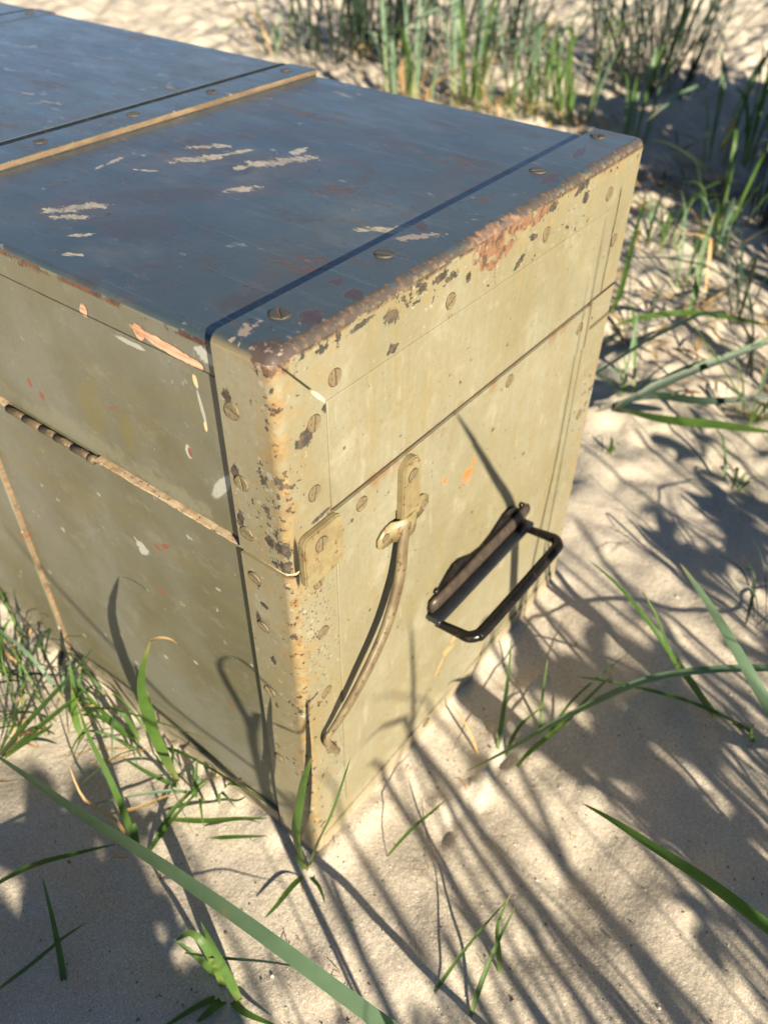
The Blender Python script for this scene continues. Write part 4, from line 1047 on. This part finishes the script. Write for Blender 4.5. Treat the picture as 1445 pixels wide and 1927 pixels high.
def clumps(lst, seed):
    rd = random.Random(seed); parts = []
    for x, y, n, h, wd, rad, sp in lst:
        for i in range(n):
            a = rd.uniform(0, 2 * math.pi); rr = rad * math.sqrt(rd.random())
            b = ground(Vector((x + rr * math.cos(a), y + rr * math.sin(a), 0)))
            hh = h * rd.uniform(.5, 1.05); a2 = rd.uniform(0, 2 * math.pi); o = sp * hh * rd.uniform(.1, 1)
            dv = Vector((math.cos(a2) * o, math.sin(a2) * o, 0))
            tip = b + dv + Vector((0, 0, hh * rd.uniform(.6, 1)))
            parts.append((blade_me([b, b + dv * .2 + Vector((0, 0, hh * .5)), b + dv * .55 + Vector((0, 0, hh * .85)), tip], wd * rd.uniform(.5, 1.2), 0, None, seg=6, twist=rd.uniform(-1, 1)), 0))
    return parts
def leafy(lst, seed):
    """made-up stems with rounded fleshy leaves, added to throw blob shadows"""
    rd = random.Random(seed); parts = []
    for x, y, h, n, r, ls in lst:
        g0 = ground(Vector((x, y, 0)))
        for i in range(n):
            c = g0 + Vector((rd.gauss(0, r * .5), rd.gauss(0, r * .5), h + rd.gauss(0, r * .45)))
            parts.append((blade_me([g0, g0.lerp(c, .5) + Vector((0, 0, .02)), c], .003, 0, 'stem', seg=5), 0))
            for k in range(3):
                a = rd.uniform(0, 6.28); d = Vector((math.cos(a), math.sin(a), rd.uniform(-.2, .8))).normalized() * ls * rd.uniform(.7, 1.2)
                parts.append((blade_me([c, c + d * .5 + Vector((0, 0, .004)), c + d], ls * .62, 0, 'both', .15, seg=7, twist=rd.uniform(-1, 1)), 0))
    return parts
parts = clumps([
    (-.30, -.85, 22, .50, .009, .12, .35), (-.10, -.95, 26, .52, .009, .12, .35), (.08, -1.0, 24, .50, .007, .13, .35), (.02, -.72, 16, .36, .008, .10, .4),
    (-.62, -.62, 20, .50, .009, .12, .30), (.26, -.85, 22, .46, .0055, .12, .4), (.44, -.80, 26, .42, .0055, .14, .45), (.62, -.78, 32, .42, .006, .14, .45), (.85, -.70, 80, .40, .010, .16, .45),
    (-.48, -.30, 10, .34, .005, .06, .4), (-.36, -.42, 10, .30, .007, .05, .4), (.42, -.45, 16, .22, .006, .06, .6), (.70, -.45, 34, .26, .007, .10, .6),
    (.02, -.55, 16, .26, .0042, .07, .8), (.17, -.52, 16, .24, .0042, .07, .8), (-.12, -.58, 14, .28, .0045, .07, .7), (-.27, -.48, 12, .26, .0042, .05, .6), (.30, -.48, 16, .22, .0045, .07, .8)], 21)
parts += leafy([(-.385, -.50, .245, 22, .050, .050), (-.43, -.47, .235, 20, .055, .050), (-.10, -.76, .285, 16, .045, .045), (-.04, -.82, .29, 10, .035, .04),
                (.15, -.72, .28, 8, .040, .034), (.30, -.74, .28, 9, .05, .036)], 31)  # leafy plants out of view, put in for soft round shadows
parts += [(blade_me(p, w_, 0, None, seg=20, roll=rl), 0) for p, w_, rl in extra]
me = mesh_from('unseen_shadow_plants', parts, [M['green']]); o = link('unseen_shadow_plants', me)
tag(o, 'unseen dune grass with added leafy plants and blades on the sunward side, throwing shadows over sand and trunk', None, None, 'stuff')
me = mesh_from('unseen_shadow_plants', clumps([
    (1.15, -.45, 110, .36, .011, .18, .5), (1.40, -.35, 150, .38, .012, .18, .5), (1.65, -.30, 170, .42, .012, .18, .5), (1.05, -.28, 70, .26, .009, .14, .6), (1.85, -.12, 150, .38, .012, .14, .5), (1.5, -.1, 90, .22, .010, .16, .6)], 22) + leafy([(1.10, -.50, .34, 40, .12, .07), (1.30, -.42, .36, 50, .12, .07), (1.50, -.38, .38, 50, .12, .07), (1.22, -.62, .42, 40, .12, .07), (1.62, -.55, .46, 50, .14, .07)], 33), [M['green']])
o = link('unseen_shadow_plants', me); tag(o, 'dense grass and leafy plants added out of view past the right edge, shading the sand behind the trunk', None, None, 'stuff')  # plants put here, out of view, to shade the sand

sc.render.engine = 'CYCLES'
